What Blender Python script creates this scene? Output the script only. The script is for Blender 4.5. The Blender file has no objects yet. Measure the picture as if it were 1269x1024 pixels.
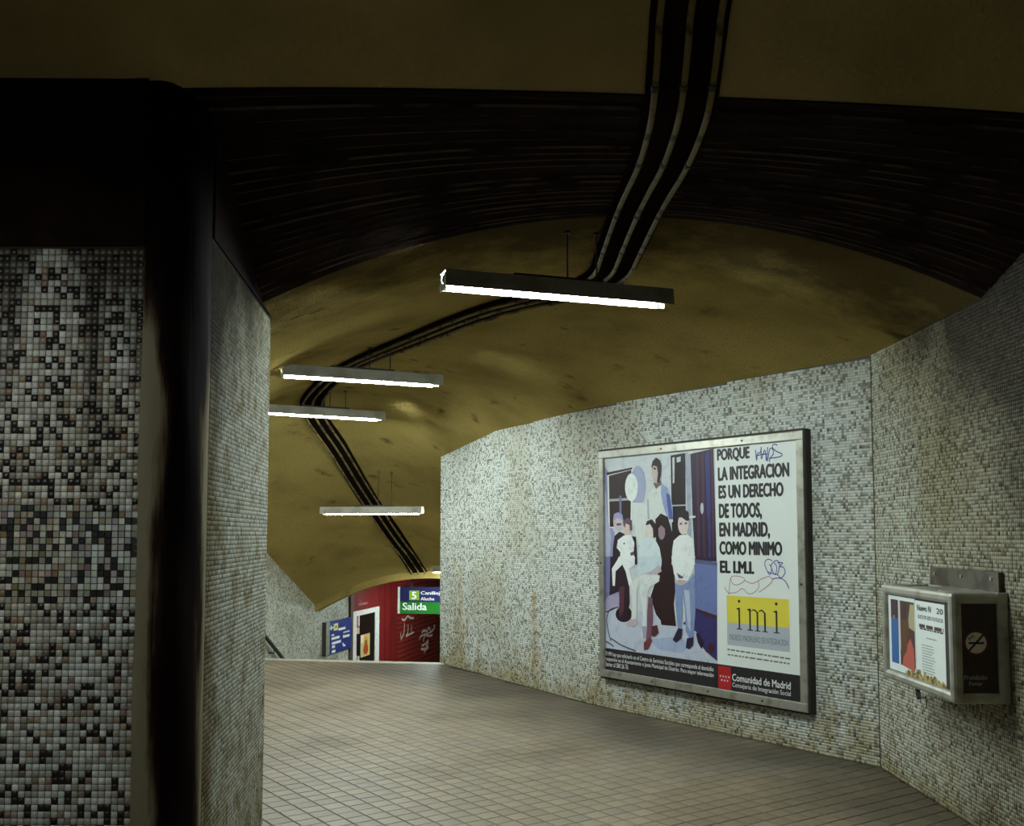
import bpy, bmesh, math, random
import numpy as np
from math import sin, cos, tan, radians, pi, sqrt, atan2
from mathutils import Vector, Matrix
from mathutils.bvhtree import BVHTree

SC = bpy.context.scene
COL = SC.collection
random.seed(7)
RNG = np.random.default_rng(11)

# ------------------------------------------------------------------ camera
F, CX, HZ, HC, PITCH = 1250.0, 634.5, 663.0, 1.5, radians(4)
CYP = HZ - F * tan(PITCH)
cam = bpy.data.cameras.new('camera')
cam.sensor_fit = 'HORIZONTAL'
cam.sensor_width = 36.0
cam.lens = 36.0 * F / 1269.0
cam.shift_y = (CYP - 512.0) / 1269.0
cam.clip_start = 0.05
cam_o = bpy.data.objects.new('camera', cam)
COL.objects.link(cam_o)
cam_o.location = (0, 0, HC)
cam_o.rotation_euler = (pi / 2 + PITCH, 0, 0)
SC.camera = cam_o

# ------------------------------------------------------------------ world + exposure (underground: no daylight)
w = bpy.data.worlds.new('world')
SC.world = w
w.use_nodes = True
w.node_tree.nodes['Background'].inputs[0].default_value = (0, 0, 0, 1)
w.node_tree.nodes['Background'].inputs[1].default_value = 0.0
SC.view_settings.view_transform = 'Standard'
SC.view_settings.look = 'None'
SC.view_settings.exposure = 0.0
SC.view_settings.gamma = 1.0
SC.view_settings.use_curve_mapping = False

TUBE_POWER = 470.0         # radiance of the fluorescent tubes in the passage
HALL_POWER = 140.0         # tube in the dim hall behind the camera
STAIR_POWER = 430.0
TUBE_COLOR = (0.86, 1.0, 0.98)


# ------------------------------------------------------------------ pixel -> place helpers
def ray(x, y):
    dx = (x - CX) / F
    dz = -(y - CYP) / F
    return Vector((dx, cos(PITCH) - dz * sin(PITCH), sin(PITCH) + dz * cos(PITCH)))


EYE = Vector((0, 0, HC))


def on_z(x, y, z=0.0):
    d = ray(x, y)
    return EYE + d * ((z - HC) / d.z)


def on_plane(x, y, p0, n):
    d = ray(x, y)
    return EYE + d * (Vector(n).dot(Vector(p0) - EYE) / Vector(n).dot(d))


def proj(p):
    v = Vector(p) - EYE
    yc = v.y * cos(PITCH) + v.z * sin(PITCH)
    zc = -v.y * sin(PITCH) + v.z * cos(PITCH)
    return (CX + F * v.x / yc, CYP - F * zc / yc) if yc > 0.05 else (-9999, -9999)


# ------------------------------------------------------------------ key points of the place (metres)
XB = 2.38                                   # right wall
CORNER = Vector((2.38, 6.631, 0))           # where the passage bends left
BEND = Vector((0.697, 9.06, 0))             # slight second bend of the poster wall
TR = Vector((-0.846, 11.955, 0))            # right end of the stair head
AD = (BEND - CORNER).normalized()           # direction of poster wall
AN = Vector((AD.y, -AD.x, 0))               # points into the wall (away from corridor)
SE = Vector((-0.9816, 0.191, 0))            # along the stair head, to the left
SD = Vector((0.191, 0.9816, 0))             # down the stairs
P0 = TR + 3.0 * SE                          # left end of stair head
PE = Vector((-1.30, 5.36, 0))               # far end of pier
YF = 3.65                                   # plane of the opening
SPR = 2.69


# ------------------------------------------------------------------ materials
MATS = {}


def mat(name, color=(0.5, 0.5, 0.5), rough=0.6, metal=0.0, noise=None, bump=None, attr=False, emit=None, spec=0.5, coat=0.0):
    """procedural material: base colour (or colour attribute) varied by noise, with noise bump"""
    if name in MATS:
        return MATS[name]
    m = bpy.data.materials.new(name)
    m.use_nodes = True
    nt = m.node_tree
    b = nt.nodes['Principled BSDF']
    b.inputs['Roughness'].default_value = rough
    b.inputs['Metallic'].default_value = metal
    b.inputs['Specular IOR Level'].default_value = spec
    b.inputs['Coat Weight'].default_value = coat
    tc = nt.nodes.new('ShaderNodeTexCoord')
    src = None
    if attr:
        a = nt.nodes.new('ShaderNodeAttribute')
        a.attribute_name = 'col'
        src = a.outputs['Color']
    else:
        b.inputs['Base Color'].default_value = (*color, 1)
    if noise:
        for (scale, detail, lo, hi, c2) in noise:
            n = nt.nodes.new('ShaderNodeTexNoise')
            n.inputs['Scale'].default_value = scale
            n.inputs['Detail'].default_value = detail
            nt.links.new(tc.outputs['Object'], n.inputs['Vector'])
            r = nt.nodes.new('ShaderNodeMapRange')
            r.inputs['From Min'].default_value = lo
            r.inputs['From Max'].default_value = hi
            r.interpolation_type = 'SMOOTHSTEP'
            nt.links.new(n.outputs['Fac'], r.inputs['Value'])
            mx = nt.nodes.new('ShaderNodeMix')
            mx.data_type = 'RGBA'
            if src is not None:
                nt.links.new(src, mx.inputs['A'])
            else:
                mx.inputs['A'].default_value = (*color, 1)
            if attr:
                mx.blend_type = 'MULTIPLY'
            mx.inputs['B'].default_value = (*c2, 1)
            nt.links.new(r.outputs['Result'], mx.inputs['Factor'])
            src = mx.outputs['Result']
    if src is not None:
        nt.links.new(src, b.inputs['Base Color'])
    if bump:
        scale, detail, strength, dist = bump
        n = nt.nodes.new('ShaderNodeTexNoise')
        n.inputs['Scale'].default_value = scale
        n.inputs['Detail'].default_value = detail
        nt.links.new(tc.outputs['Object'], n.inputs['Vector'])
        bp = nt.nodes.new('ShaderNodeBump')
        bp.inputs['Strength'].default_value = strength
        bp.inputs['Distance'].default_value = dist
        nt.links.new(n.outputs['Fac'], bp.inputs['Height'])
        nt.links.new(bp.outputs['Normal'], b.inputs['Normal'])
    if emit:
        b.inputs['Emission Color'].default_value = (*emit[0], 1)
        b.inputs['Emission Strength'].default_value = emit[1]
    MATS[name] = m
    return m


M_TILE = mat('glazed_mosaic', rough=0.42, attr=True, noise=[(9, 3, 0.52, 0.75, (0.80, 0.76, 0.66))], bump=(160, 1, 0.12, 0.002))
M_TILE_RIGHT = mat('dull_mosaic', rough=0.6, spec=0.2, attr=True, noise=[(9, 3, 0.52, 0.75, (0.80, 0.76, 0.66))])
M_TILE_DIRTY = mat('grimy_mosaic', rough=0.8, spec=0.04, attr=True, noise=[(7, 5, 0.45, 0.7, (0.62, 0.55, 0.40))])
M_GROUT_DARK = mat('sooty_grout', (0.035, 0.028, 0.018), 0.95, spec=0.05, noise=[(6, 4, 0.4, 0.7, (0.02, 0.016, 0.01))])
M_GROUT = mat('mosaic_grout', (0.13, 0.12, 0.085), 0.9, noise=[(6, 4, 0.4, 0.7, (0.07, 0.06, 0.04))], bump=(120, 2, 0.4, 0.003))
M_VAULT = mat('ochre_plaster', (0.33, 0.245, 0.078), 0.95, spec=0.0,
              noise=[(1.7, 5, 0.42, 0.75, (0.235, 0.17, 0.054)), (3.1, 12, 0.61, 0.76, (0.10, 0.07, 0.028)), (60, 3, 0.5, 0.8, (0.19, 0.135, 0.045))],
              bump=(55, 7, 0.6, 0.015))
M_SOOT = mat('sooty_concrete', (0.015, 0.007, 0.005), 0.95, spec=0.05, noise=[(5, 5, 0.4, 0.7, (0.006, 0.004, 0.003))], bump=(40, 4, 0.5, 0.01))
M_RIDGE = mat('board_joint_ridge', (0.17, 0.115, 0.085), 0.9, noise=[(4, 4, 0.42, 0.62, (0.012, 0.008, 0.006))])
M_HALLC = mat('hall_plaster', (0.40, 0.30, 0.13), 0.95, spec=0.1, noise=[(1.4, 5, 0.4, 0.7, (0.30, 0.22, 0.09))], bump=(35, 6, 0.5, 0.02))
M_FTILE = mat('floor_tile', rough=0.55, spec=0.35, attr=True, noise=[(240, 2, 0.52, 0.68, (0.62, 0.60, 0.56)), (1.1, 4, 0.45, 0.75, (0.66, 0.62, 0.56))], bump=(150, 2, 0.25, 0.002))
M_FJOINT = mat('floor_joint', (0.055, 0.045, 0.032), 0.9, noise=[(5, 4, 0.4, 0.7, (0.03, 0.024, 0.018))])
M_NOSING = mat('pale_stone', (0.46, 0.44, 0.36), 0.6, noise=[(20, 4, 0.4, 0.7, (0.36, 0.34, 0.27))])
M_STEP = mat('stair_stone', (0.25, 0.23, 0.18), 0.7, noise=[(14, 4, 0.4, 0.7, (0.18, 0.165, 0.13))])
M_ALU = mat('brushed_aluminium', (0.42, 0.41, 0.35), 0.42, 0.55, noise=[(12, 5, 0.45, 0.75, (0.27, 0.25, 0.19))], bump=(60, 3, 0.1, 0.003))
M_DARKEDGE = mat('dark_frame_edge', (0.03, 0.022, 0.017), 0.7)
M_PAINT = mat('grey_painted_metal', (0.30, 0.28, 0.22), 0.6, noise=[(7, 4, 0.4, 0.7, (0.20, 0.18, 0.13))])
M_REFL = mat('white_reflector', (0.85, 0.85, 0.80), 0.5)
M_SOCKET = mat('dark_socket', (0.02, 0.015, 0.012), 0.7)
M_ROD = mat('black_rod', (0.02, 0.016, 0.012), 0.6)
M_TUBE = mat('lit_tube', (0.9, 0.9, 0.9), 0.4, emit=(TUBE_COLOR, TUBE_POWER))
M_TUBE_DIM = mat('failing_tube', (0.85, 0.83, 0.72), 0.4, emit=((1.0, 0.96, 0.84), 60.0))
M_TUBE_HALL = mat('lit_tube_hall', (0.9, 0.9, 0.9), 0.4, emit=((0.90, 1.0, 0.97), HALL_POWER))
M_TUBE_STAIR = mat('lit_tube_stair', (0.9, 0.9, 0.9), 0.4, emit=(TUBE_COLOR, STAIR_POWER))
M_PIPE = mat('painted_conduit', (0.20, 0.150, 0.055), 0.7, spec=0.2, noise=[(9, 4, 0.5, 0.62, (0.07, 0.05, 0.022))])
M_CLIP = mat('dark_pipe_clip', (0.03, 0.022, 0.016), 0.7)
M_BACKB = mat('cable_board', (0.012, 0.007, 0.005), 1.0, spec=0.0)
M_RED = mat('red_paint', (0.20, 0.010, 0.010), 0.45, noise=[(3, 4, 0.45, 0.7, (0.13, 0.008, 0.008))])
M_REDSLAT = mat('red_shutter', (0.27, 0.018, 0.014), 0.5, noise=[(4, 4, 0.45, 0.7, (0.17, 0.03, 0.015))])
M_WHITE = mat('white_paint', (0.75, 0.74, 0.70), 0.5, noise=[(14, 3, 0.5, 0.7, (0.62, 0.58, 0.5))])
M_BLACKGLASS = mat('dark_door_glass', (0.015, 0.008, 0.007), 0.15)
M_BLUE = mat('blue_sign', (0.016, 0.035, 0.22), 0.4, noise=[(3, 2, 0.4, 0.7, (0.012, 0.026, 0.16))])
M_NAVY = mat('navy_sign', (0.012, 0.013, 0.085), 0.4)
M_GREEN = mat('green_sign', (0.012, 0.16, 0.016), 0.4)
M_LIME = mat('lime_sign', (0.22, 0.40, 0.03), 0.4)
M_LETTER = mat('white_lettering', (0.85, 0.85, 0.85), 0.5)
M_INK = mat('black_ink', (0.012, 0.009, 0.010), 0.55)
M_PRINT = mat('printed_ink', rough=0.4, attr=True)
M_PHOTO = mat('printed_photograph', rough=0.5, spec=0.3, attr=True, noise=[(14, 6, 0.5, 0.78, (0.80, 0.80, 0.86)), (90, 3, 0.5, 0.7, (0.86, 0.85, 0.88))])
M_PAPER = mat('poster_paper', (0.80, 0.84, 0.80), 0.5, spec=0.3)
M_BROWNP = mat('brown_panel', (0.030, 0.015, 0.010), 0.5, noise=[(30, 3, 0.4, 0.7, (0.02, 0.01, 0.008))])
M_GRAF = mat('white_spray', (0.75, 0.66, 0.60), 0.7)
M_BLUEINK = mat('blue_marker', (0.03, 0.05, 0.26), 0.5)
M_VIOINK = mat('violet_marker', (0.06, 0.05, 0.32), 0.5)
M_REDINK = mat('red_marker', (0.42, 0.11, 0.09), 0.5)
M_RAIL = mat('dark_rail', (0.025, 0.018, 0.013), 0.4)
M_YELLOW = mat('yellow_print', (0.78, 0.66, 0.06), 0.5)


def mosaic_texture(name, light, dark, scale=50.0):
    """mosaic too far away to tell pieces apart: cells of tile colour"""
    m = bpy.data.materials.new(name)
    m.use_nodes = True
    nt = m.node_tree
    b = nt.nodes['Principled BSDF']
    b.inputs['Roughness'].default_value = 0.4
    tc = nt.nodes.new('ShaderNodeTexCoord')
    v = nt.nodes.new('ShaderNodeTexVoronoi')
    v.inputs['Scale'].default_value = scale
    v.inputs['Randomness'].default_value = 0.15
    nt.links.new(tc.outputs['Object'], v.inputs['Vector'])
    r = nt.nodes.new('ShaderNodeValToRGB')
    r.color_ramp.interpolation = 'CONSTANT'
    e = r.color_ramp.elements
    e[0].position = 0.0
    e[0].color = (*dark, 1)
    e[1].position = 0.32
    e[1].color = (*light, 1)
    sx = nt.nodes.new('ShaderNodeSeparateColor')
    nt.links.new(v.outputs['Color'], sx.inputs['Color'])
    nt.links.new(sx.outputs['Red'], r.inputs['Fac'])
    n = nt.nodes.new('ShaderNodeTexNoise')
    n.inputs['Scale'].default_value = 2.2
    n.inputs['Detail'].default_value = 6
    nt.links.new(tc.outputs['Object'], n.inputs['Vector'])
    mr = nt.nodes.new('ShaderNodeMapRange')
    mr.inputs['From Min'].default_value = 0.45
    mr.inputs['From Max'].default_value = 0.72
    nt.links.new(n.outputs['Fac'], mr.inputs['Value'])
    mx = nt.nodes.new('ShaderNodeMix')
    mx.data_type = 'RGBA'
    mx.blend_type = 'MULTIPLY'
    mx.inputs['B'].default_value = (0.62, 0.55, 0.42, 1)
    nt.links.new(mr.outputs['Result'], mx.inputs['Factor'])
    nt.links.new(r.outputs['Color'], mx.inputs['A'])
    nt.links.new(mx.outputs['Result'], b.inputs['Base Color'])
    return m


M_MOSFAR = mosaic_texture('distant_mosaic', (0.50, 0.52, 0.45), (0.20, 0.19, 0.15))


def grime_material():
    """cement nose of the pier: beige cement with a broad black sooty run down its middle"""
    m = bpy.data.materials.new('sooted_cement')
    m.use_nodes = True
    nt = m.node_tree
    b = nt.nodes['Principled BSDF']
    b.inputs['Roughness'].default_value = 0.8
    b.inputs['Specular IOR Level'].default_value = 0.04
    tc = nt.nodes.new('ShaderNodeTexCoord')
    mp = nt.nodes.new('ShaderNodeMapping')
    mp.inputs['Scale'].default_value = (22, 22, 2.2)
    nt.links.new(tc.outputs['Object'], mp.inputs['Vector'])
    n = nt.nodes.new('ShaderNodeTexNoise')
    n.inputs['Scale'].default_value = 1.0
    n.inputs['Detail'].default_value = 7
    n.inputs['Roughness'].default_value = 0.65
    nt.links.new(mp.outputs['Vector'], n.inputs['Vector'])
    a = nt.nodes.new('ShaderNodeAttribute')
    a.attribute_name = 'soot_shade'
    ad = nt.nodes.new('ShaderNodeMath')
    ad.operation = 'MULTIPLY_ADD'
    nt.links.new(n.outputs['Fac'], ad.inputs[0])
    ad.inputs[1].default_value = 1.15
    nt.links.new(a.outputs['Fac'], ad.inputs[2])
    r = nt.nodes.new('ShaderNodeValToRGB')
    cr = r.color_ramp
    cr.elements[0].position = 0.42
    cr.elements[0].color = (0.20, 0.175, 0.115, 1)
    cr.elements[1].position = 0.95
    cr.elements[1].color = (0.0055, 0.0025, 0.002, 1)
    el = cr.elements.new(0.62)
    el.color = (0.085, 0.062, 0.034, 1)
    el = cr.elements.new(0.75)
    el.color = (0.022, 0.012, 0.008, 1)
    nt.links.new(ad.outputs[0], r.inputs['Fac'])
    nt.links.new(r.outputs['Color'], b.inputs['Base Color'])
    bp = nt.nodes.new('ShaderNodeBump')
    bp.inputs['Strength'].default_value = 0.5
    bp.inputs['Distance'].default_value = 0.006
    nt.links.new(n.outputs['Fac'], bp.inputs['Height'])
    nt.links.new(bp.outputs['Normal'], b.inputs['Normal'])
    return m


M_GRIME = grime_material()


# ------------------------------------------------------------------ object helpers
def link(name, me, parent=None, material=None):
    o = bpy.data.objects.new(name, me)
    COL.objects.link(o)
    if material is not None and me is not None and not me.materials:
        me.materials.append(material)
    if parent is not None:
        o.parent = parent
    return o


def pydata(name, verts, faces, material=None, parent=None, smooth=False):
    me = bpy.data.meshes.new(name)
    me.from_pydata([tuple(v) for v in verts], [], faces)
    if smooth:
        me.polygons.foreach_set('use_smooth', [True] * len(me.polygons))
    me.update()
    return link(name, me, parent, material)


def struct(o):
    o['kind'] = 'structure'
    return o


def stuff(o):
    o['kind'] = 'stuff'
    return o


def tag(o, label, cat, group=None):
    o['label'] = label
    o['category'] = cat
    if group:
        o['group'] = group
    return o


def thing(name, loc, label, cat, group=None, rotz=0.0):
    o = bpy.data.objects.new(name, None)
    o.empty_display_size = 0.1
    COL.objects.link(o)
    o.location = loc
    o.rotation_euler = (0, 0, rotz)
    return tag(o, label, cat, group)


def box_bm(bm, c, s, bevel=0.0, M=None, seg=2):
    r = bmesh.ops.create_cube(bm, size=1.0)
    vs = r['verts']
    bmesh.ops.scale(bm, vec=s, verts=vs)
    bmesh.ops.translate(bm, vec=c, verts=vs)
    if bevel > 0:
        es = list({e for v in vs for e in v.link_edges})
        rr = bmesh.ops.bevel(bm, geom=es, offset=bevel, segments=seg, affect='EDGES', profile=0.5)
        vs = list({v for f in rr['faces'] for v in f.verts} | {v for v in vs if v.is_valid})
    if M is not None:
        bmesh.ops.transform(bm, matrix=M, verts=[v for v in vs if v.is_valid])


def from_bm(name, bm, material, parent=None, smooth=False):
    me = bpy.data.meshes.new(name)
    bm.normal_update()
    bm.to_mesh(me)
    bm.free()
    if smooth:
        me.polygons.foreach_set('use_smooth', [True] * len(me.polygons))
    return link(name, me, parent, material)


def box(name, c, s, material, parent=None, bevel=0.0, M=None):
    bm = bmesh.new()
    box_bm(bm, c, s, bevel, M)
    return from_bm(name, bm, material, parent)


def tube(name, pts, r, material, parent=None, n=8, closed=False, flat=None):
    """round tube along points"""
    pts = [Vector(p) for p in pts]
    vs, fs = [], []
    up = Vector((0, 0, 1))
    for i, p in enumerate(pts):
        a = pts[max(i - 1, 0)]
        b = pts[min(i + 1, len(pts) - 1)]
        t = (b - a).normalized()
        s = t.cross(up)
        if s.length < 1e-3:
            s = t.cross(Vector((1, 0, 0)))
        s.normalize()
        u = s.cross(t)
        for k in range(n):
            an = 2 * pi * k / n
            vs.append(p + s * (cos(an) * r) + u * (sin(an) * r))
    for i in range(len(pts) - 1):
        for k in range(n):
            k2 = (k + 1) % n
            fs.append((i * n + k, i * n + k2, (i + 1) * n + k2, (i + 1) * n + k))
    fs.append(tuple(range(n - 1, -1, -1)))
    m0 = (len(pts) - 1) * n
    fs.append(tuple(range(m0, m0 + n)))
    return pydata(name, vs, fs, material, parent, smooth=False)


def col_attr(me, cols, per='POINT'):
    a = me.color_attributes.new('col', 'FLOAT_COLOR', per)
    c = np.ones((len(cols), 4), dtype=np.float32)
    c[:, :3] = cols
    a.data.foreach_set('color', c.ravel())


# ------------------------------------------------------------------ walls: thick sheets along a plan path
def wall_sheet(name, path, z0, ztops, material, thick=0.2, side=1, parent=None):
    """vertical wall of plan PATH, its visible face on the path, thickness away from the passage (to the right of the path if side=1)"""
    pts = [Vector((p[0], p[1], 0)) for p in path]
    offs = []
    for i, p in enumerate(pts):
        ns = []
        for a, b in ((i - 1, i), (i, i + 1)):
            if a >= 0 and b < len(pts):
                t = (pts[b] - pts[a]).normalized()
                ns.append(Vector((t.y, -t.x, 0)) * side)
        nn = sum(ns, Vector()) / len(ns)
        nn = nn / max(nn.length_squared, 0.3)
        offs.append(nn * thick)
    vs, fs = [], []
    for i, p in enumerate(pts):
        zt = ztops[i] if isinstance(ztops, (list, tuple)) else ztops
        q = p + offs[i]
        vs += [(p.x, p.y, z0), (p.x, p.y, zt), (q.x, q.y, zt), (q.x, q.y, z0)]
    for i in range(len(pts) - 1):
        a, b = 4 * i, 4 * (i + 1)
        for k in range(4):
            k2 = (k + 1) % 4
            fs.append((a + k, b + k, b + k2, a + k2))
    fs += [(0, 1, 2, 3), tuple(4 * (len(pts) - 1) + k for k in (3, 2, 1, 0))]
    return struct(pydata(name, vs, fs, material, parent))


def path_eval(path):
    pts = np.array([[p[0], p[1]] for p in path], dtype=float)
    seg = np.linalg.norm(np.diff(pts, axis=0), axis=1)
    cum = np.concatenate([[0], np.cumsum(seg)])
    return pts, seg, cum


def noise1(x, seed):
    """cheap smooth 1-D value noise"""
    r = np.random.default_rng(seed).random(4096)
    i = np.floor(x).astype(int)
    f = x - i
    f = f * f * (3 - 2 * f)
    return r[i % 4096] * (1 - f) + r[(i + 1) % 4096] * f


def noise2(x, y, seed):
    r = np.random.default_rng(seed).random((256, 256))
    ix, iy = np.floor(x).astype(int), np.floor(y).astype(int)
    fx, fy = x - ix, y - iy
    fx = fx * fx * (3 - 2 * fx)
    fy = fy * fy * (3 - 2 * fy)
    a = r[ix % 256, iy % 256] * (1 - fx) + r[(ix + 1) % 256, iy % 256] * fx
    b = r[ix % 256, (iy + 1) % 256] * (1 - fx) + r[(ix + 1) % 256, (iy + 1) % 256] * fx
    return a * (1 - fy) + b * fy


def tile_grid(path, s0, s1, z0, ztop, pitch, side):
    """centres, tangents, normals of a mosaic along a plan path"""
    pts, seg, cum = path_eval(path)
    s = np.arange(s0 + pitch / 2, s1, pitch)
    z = np.arange(z0 + pitch / 2, 3.6, pitch)
    S, Z = np.meshgrid(s, z)
    S, Z = S.ravel(), Z.ravel()
    zt = np.interp(S, ztop[0], ztop[1])
    ok = Z + pitch / 2 < zt
    S, Z = S[ok], Z[ok]
    k = np.clip(np.searchsorted(cum, S, side='right') - 1, 0, len(seg) - 1)
    T = (pts[k + 1] - pts[k]) / seg[k][:, None]
    XY = pts[k] + T * (S - cum[k])[:, None]
    N = np.stack([-T[:, 1], T[:, 0]], 1) * side          # towards the passage
    return S, Z, XY, T, N


def tile_mesh(name, XY, Z, T, N, pitch, cols, material, parent, joint=0.14, proud=0.0025):
    n = len(Z)
    h0 = pitch * (1 - joint * 0.55) / 2
    h1 = pitch * (1 - joint * 1.5) / 2
    C = np.stack([XY[:, 0], XY[:, 1], Z], 1)
    T3 = np.stack([T[:, 0], T[:, 1], np.zeros(n)], 1)
    N3 = np.stack([N[:, 0], N[:, 1], np.zeros(n)], 1)
    U3 = np.array([0, 0, 1.0])
    tilt = RNG.normal(0, 0.00035, (n, 2))
    V = np.empty((n, 8, 3))
    for i, (a, b) in enumerate(((-1, -1), (1, -1), (1, 1), (-1, 1))):
        V[:, i] = C + T3 * (a * h0) + U3 * (b * h0)
        out = (proud + tilt[:, 0] * a + tilt[:, 1] * b)[:, None]
        V[:, 4 + i] = C + T3 * (a * h1) + U3 * (b * h1) + N3 * out
    quads = np.array([(4, 5, 6, 7), (0, 1, 5, 4), (1, 2, 6, 5), (2, 3, 7, 6), (3, 0, 4, 7)])
    # orientation: T x U must point along N
    if np.dot(np.cross(T3[0], U3), N3[0]) < 0:
        quads = quads[:, ::-1]
    idx = (np.arange(n)[:, None, None] * 8 + quads[None]).reshape(-1)
    me = bpy.data.meshes.new(name)
    me.vertices.add(n * 8)
    me.vertices.foreach_set('co', V.reshape(-1).astype(np.float32))
    me.loops.add(n * 20)
    me.loops.foreach_set('vertex_index', idx.astype(np.int32))
    me.polygons.add(n * 5)
    me.polygons.foreach_set('loop_start', np.arange(0, n * 20, 4, dtype=np.int32))
    me.polygons.foreach_set('loop_total', np.full(n * 5, 4, dtype=np.int32))
    me.update(calc_edges=True)
    col_attr(me, np.repeat(cols, 8, axis=0))
    return stuff(link(name, me, parent, material))


def palette(n, entries, clump=None):
    """entries: (probability, rgb, jitter)"""
    p = np.array([e[0] for e in entries])
    p = p / p.sum()
    k = RNG.choice(len(entries), n, p=p)
    base = np.array([e[1] for e in entries])[k]
    jit = np.array([e[2] for e in entries])[k]
    return np.clip(base * (1 + RNG.normal(0, 1, n) * jit)[:, None], 0.004, 0.8)


# =================================================================== STRUCTURE
# ---- floor slab
floor_poly = [(3.2, -3.2), (3.2, 3.0), (2.5, 3.2), (2.5, 6.7), (0.8, 9.15), (TR.x, TR.y), (P0.x, P0.y), (-2.2, 7.6), (-1.5, 5.4), (-1.5, 3.9), (-4.2, 3.9), (-4.2, -3.2)]
nfp = len(floor_poly)
floor = struct(pydata('floor', [(x, y, -0.004) for x, y in floor_poly] + [(x, y, -0.3) for x, y in floor_poly],
                      [tuple(range(nfp - 1, -1, -1)), tuple(range(nfp, 2 * nfp))] + [(i, (i + 1) % nfp, nfp + (i + 1) % nfp, nfp + i) for i in range(nfp)], M_FJOINT))


def inside(px, py, poly):
    c = np.zeros(len(px), bool)
    j = len(poly) - 1
    for i in range(len(poly)):
        xi, yi = poly[i]
        xj, yj = poly[j]
        hit = ((yi > py) != (yj > py)) & (px < (xj - xi) * (py - yi) / (yj - yi + 1e-12) + xi)
        c ^= hit
        j = i
    return c


# floor tiles: grid aligned with the poster wall
PN, PA = 0.120, 0.1075
ii, jj = np.meshgrid(np.arange(-60, 90), np.arange(-30, 170))
dn = 2.32 + ii.ravel() * PN
da = 3.0 + jj.ravel() * PA
gx = dn * AN.x + da * AD.x
gy = dn * AN.y + da * AD.y
tile_poly = [(2.42, 2.6), (2.42, 6.64), (0.74, 9.07), (TR.x + 0.05, TR.y - 0.16), (P0.x, P0.y - 0.16), (-1.36, 5.36), (-1.3, 3.9), (-1.5, 3.68), (-3.0, 3.68), (-3.0, 2.6)]
ok = inside(gx, gy, tile_poly)
gx, gy = gx[ok], gy[ok]
PR = np.array([proj((x, y, 0)) for x, y in zip(gx, gy)])
seen = (PR[:, 0] > 327) & (PR[:, 0] < 1269) & (PR[:, 1] < 1022)
dist = np.where(seen, gy, 99)
order = np.argsort(dist)
pick = np.zeros(len(gx), bool)
pick[order[:300]] = True
ang_f = atan2(AD.y, AD.x)


def floor_tile_template(col):
    h, k = PA / 2 - 0.0028, PN / 2 - 0.0028
    b = 0.0022
    vs = [(-h, -k, -0.004), (h, -k, -0.004), (h, k, -0.004), (-h, k, -0.004),
          (-h + b, -k + b, 0), (h - b, -k + b, 0), (h - b, k - b, 0), (-h + b, k - b, 0)]
    fs = [(4, 5, 6, 7), (0, 1, 5, 4), (1, 2, 6, 5), (2, 3, 7, 6), (3, 0, 4, 7)]
    me = bpy.data.meshes.new('floor_tile')
    me.from_pydata(vs, [], fs)
    me.update()
    col_attr(me, np.array([col] * 8))
    me.materials.append(M_FTILE)
    return me


FCOL = [np.array((0.265, 0.212, 0.145)) * k for k in (0.90, 0.95, 0.98, 1.02, 1.05, 1.10)] + [np.array((0.24, 0.20, 0.15))]
# light falloff towards the right-hand walls painted into tile colours, plus random dirt
dnv = gx * AN.x + gy * AN.y
m_ = np.clip((dnv - 4.35) * 0.95, 0, 1) * (0.55 + 0.75 * noise2(gx * 2.3 + 40, gy * 2.3, 91)) + np.clip((noise2(gx * 0.9 + 20, gy * 0.9, 92) - 0.62) * 1.5, 0, 0.35)
dirt_shade_f = 1 - np.clip(m_, 0, 1) * 0.62
ftm = [floor_tile_template(c) for c in FCOL]
DL = (0.40, 0.52, 0.64, 0.76, 0.88)
ftd = [[floor_tile_template(c * d_ * np.array((1.0, 0.95, 0.86))) for c in FCOL[:4]] for d_ in DL]
for i in np.nonzero(pick)[0]:
    kd = int(round((dirt_shade_f[i] - 0.40) / 0.12))
    o = link('floor_tile', random.choice(ftm if kd >= 5 else ftd[max(kd, 0)]), floor)
    o.location = (gx[i], gy[i], random.uniform(-0.0006, 0.0006))
    o.rotation_euler = (random.gauss(0, 0.002), random.gauss(0, 0.002), ang_f + random.gauss(0, 0.003))
rest = np.nonzero(~pick)[0]
tv = np.array([v.co[:] for v in ftm[0].vertices])
rot = np.array([[cos(ang_f), -sin(ang_f), 0], [sin(ang_f), cos(ang_f), 0], [0, 0, 1]])
tv = tv @ rot.T
V = tv[None] + np.stack([gx[rest], gy[rest], RNG.uniform(-0.0006, 0.0006, len(rest))], 1)[:, None]
qf = np.array([p.vertices[:] for p in ftm[0].polygons])
Fc = (np.arange(len(rest))[:, None, None] * 8 + qf[None]).reshape(-1, 4)
me = bpy.data.meshes.new('paving')
me.from_pydata(V.reshape(-1, 3).tolist(), [], Fc.tolist())
me.update()
fc = np.array(FCOL)[RNG.integers(0, len(FCOL), len(rest))] * dirt_shade_f[rest][:, None]
col_attr(me, np.repeat(fc, 8, axis=0))
stuff(link('distant_paving', me, floor, M_FTILE))
# hall paving behind the frame
box('hall_paving', (-0.5, -0.3, -0.002), (7.0, 5.8, 0.004), mat('hall_floor', (0.26, 0.23, 0.17), 0.5, noise=[(9, 3, 0.4, 0.7, (0.18, 0.16, 0.12))]), floor)

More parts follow.
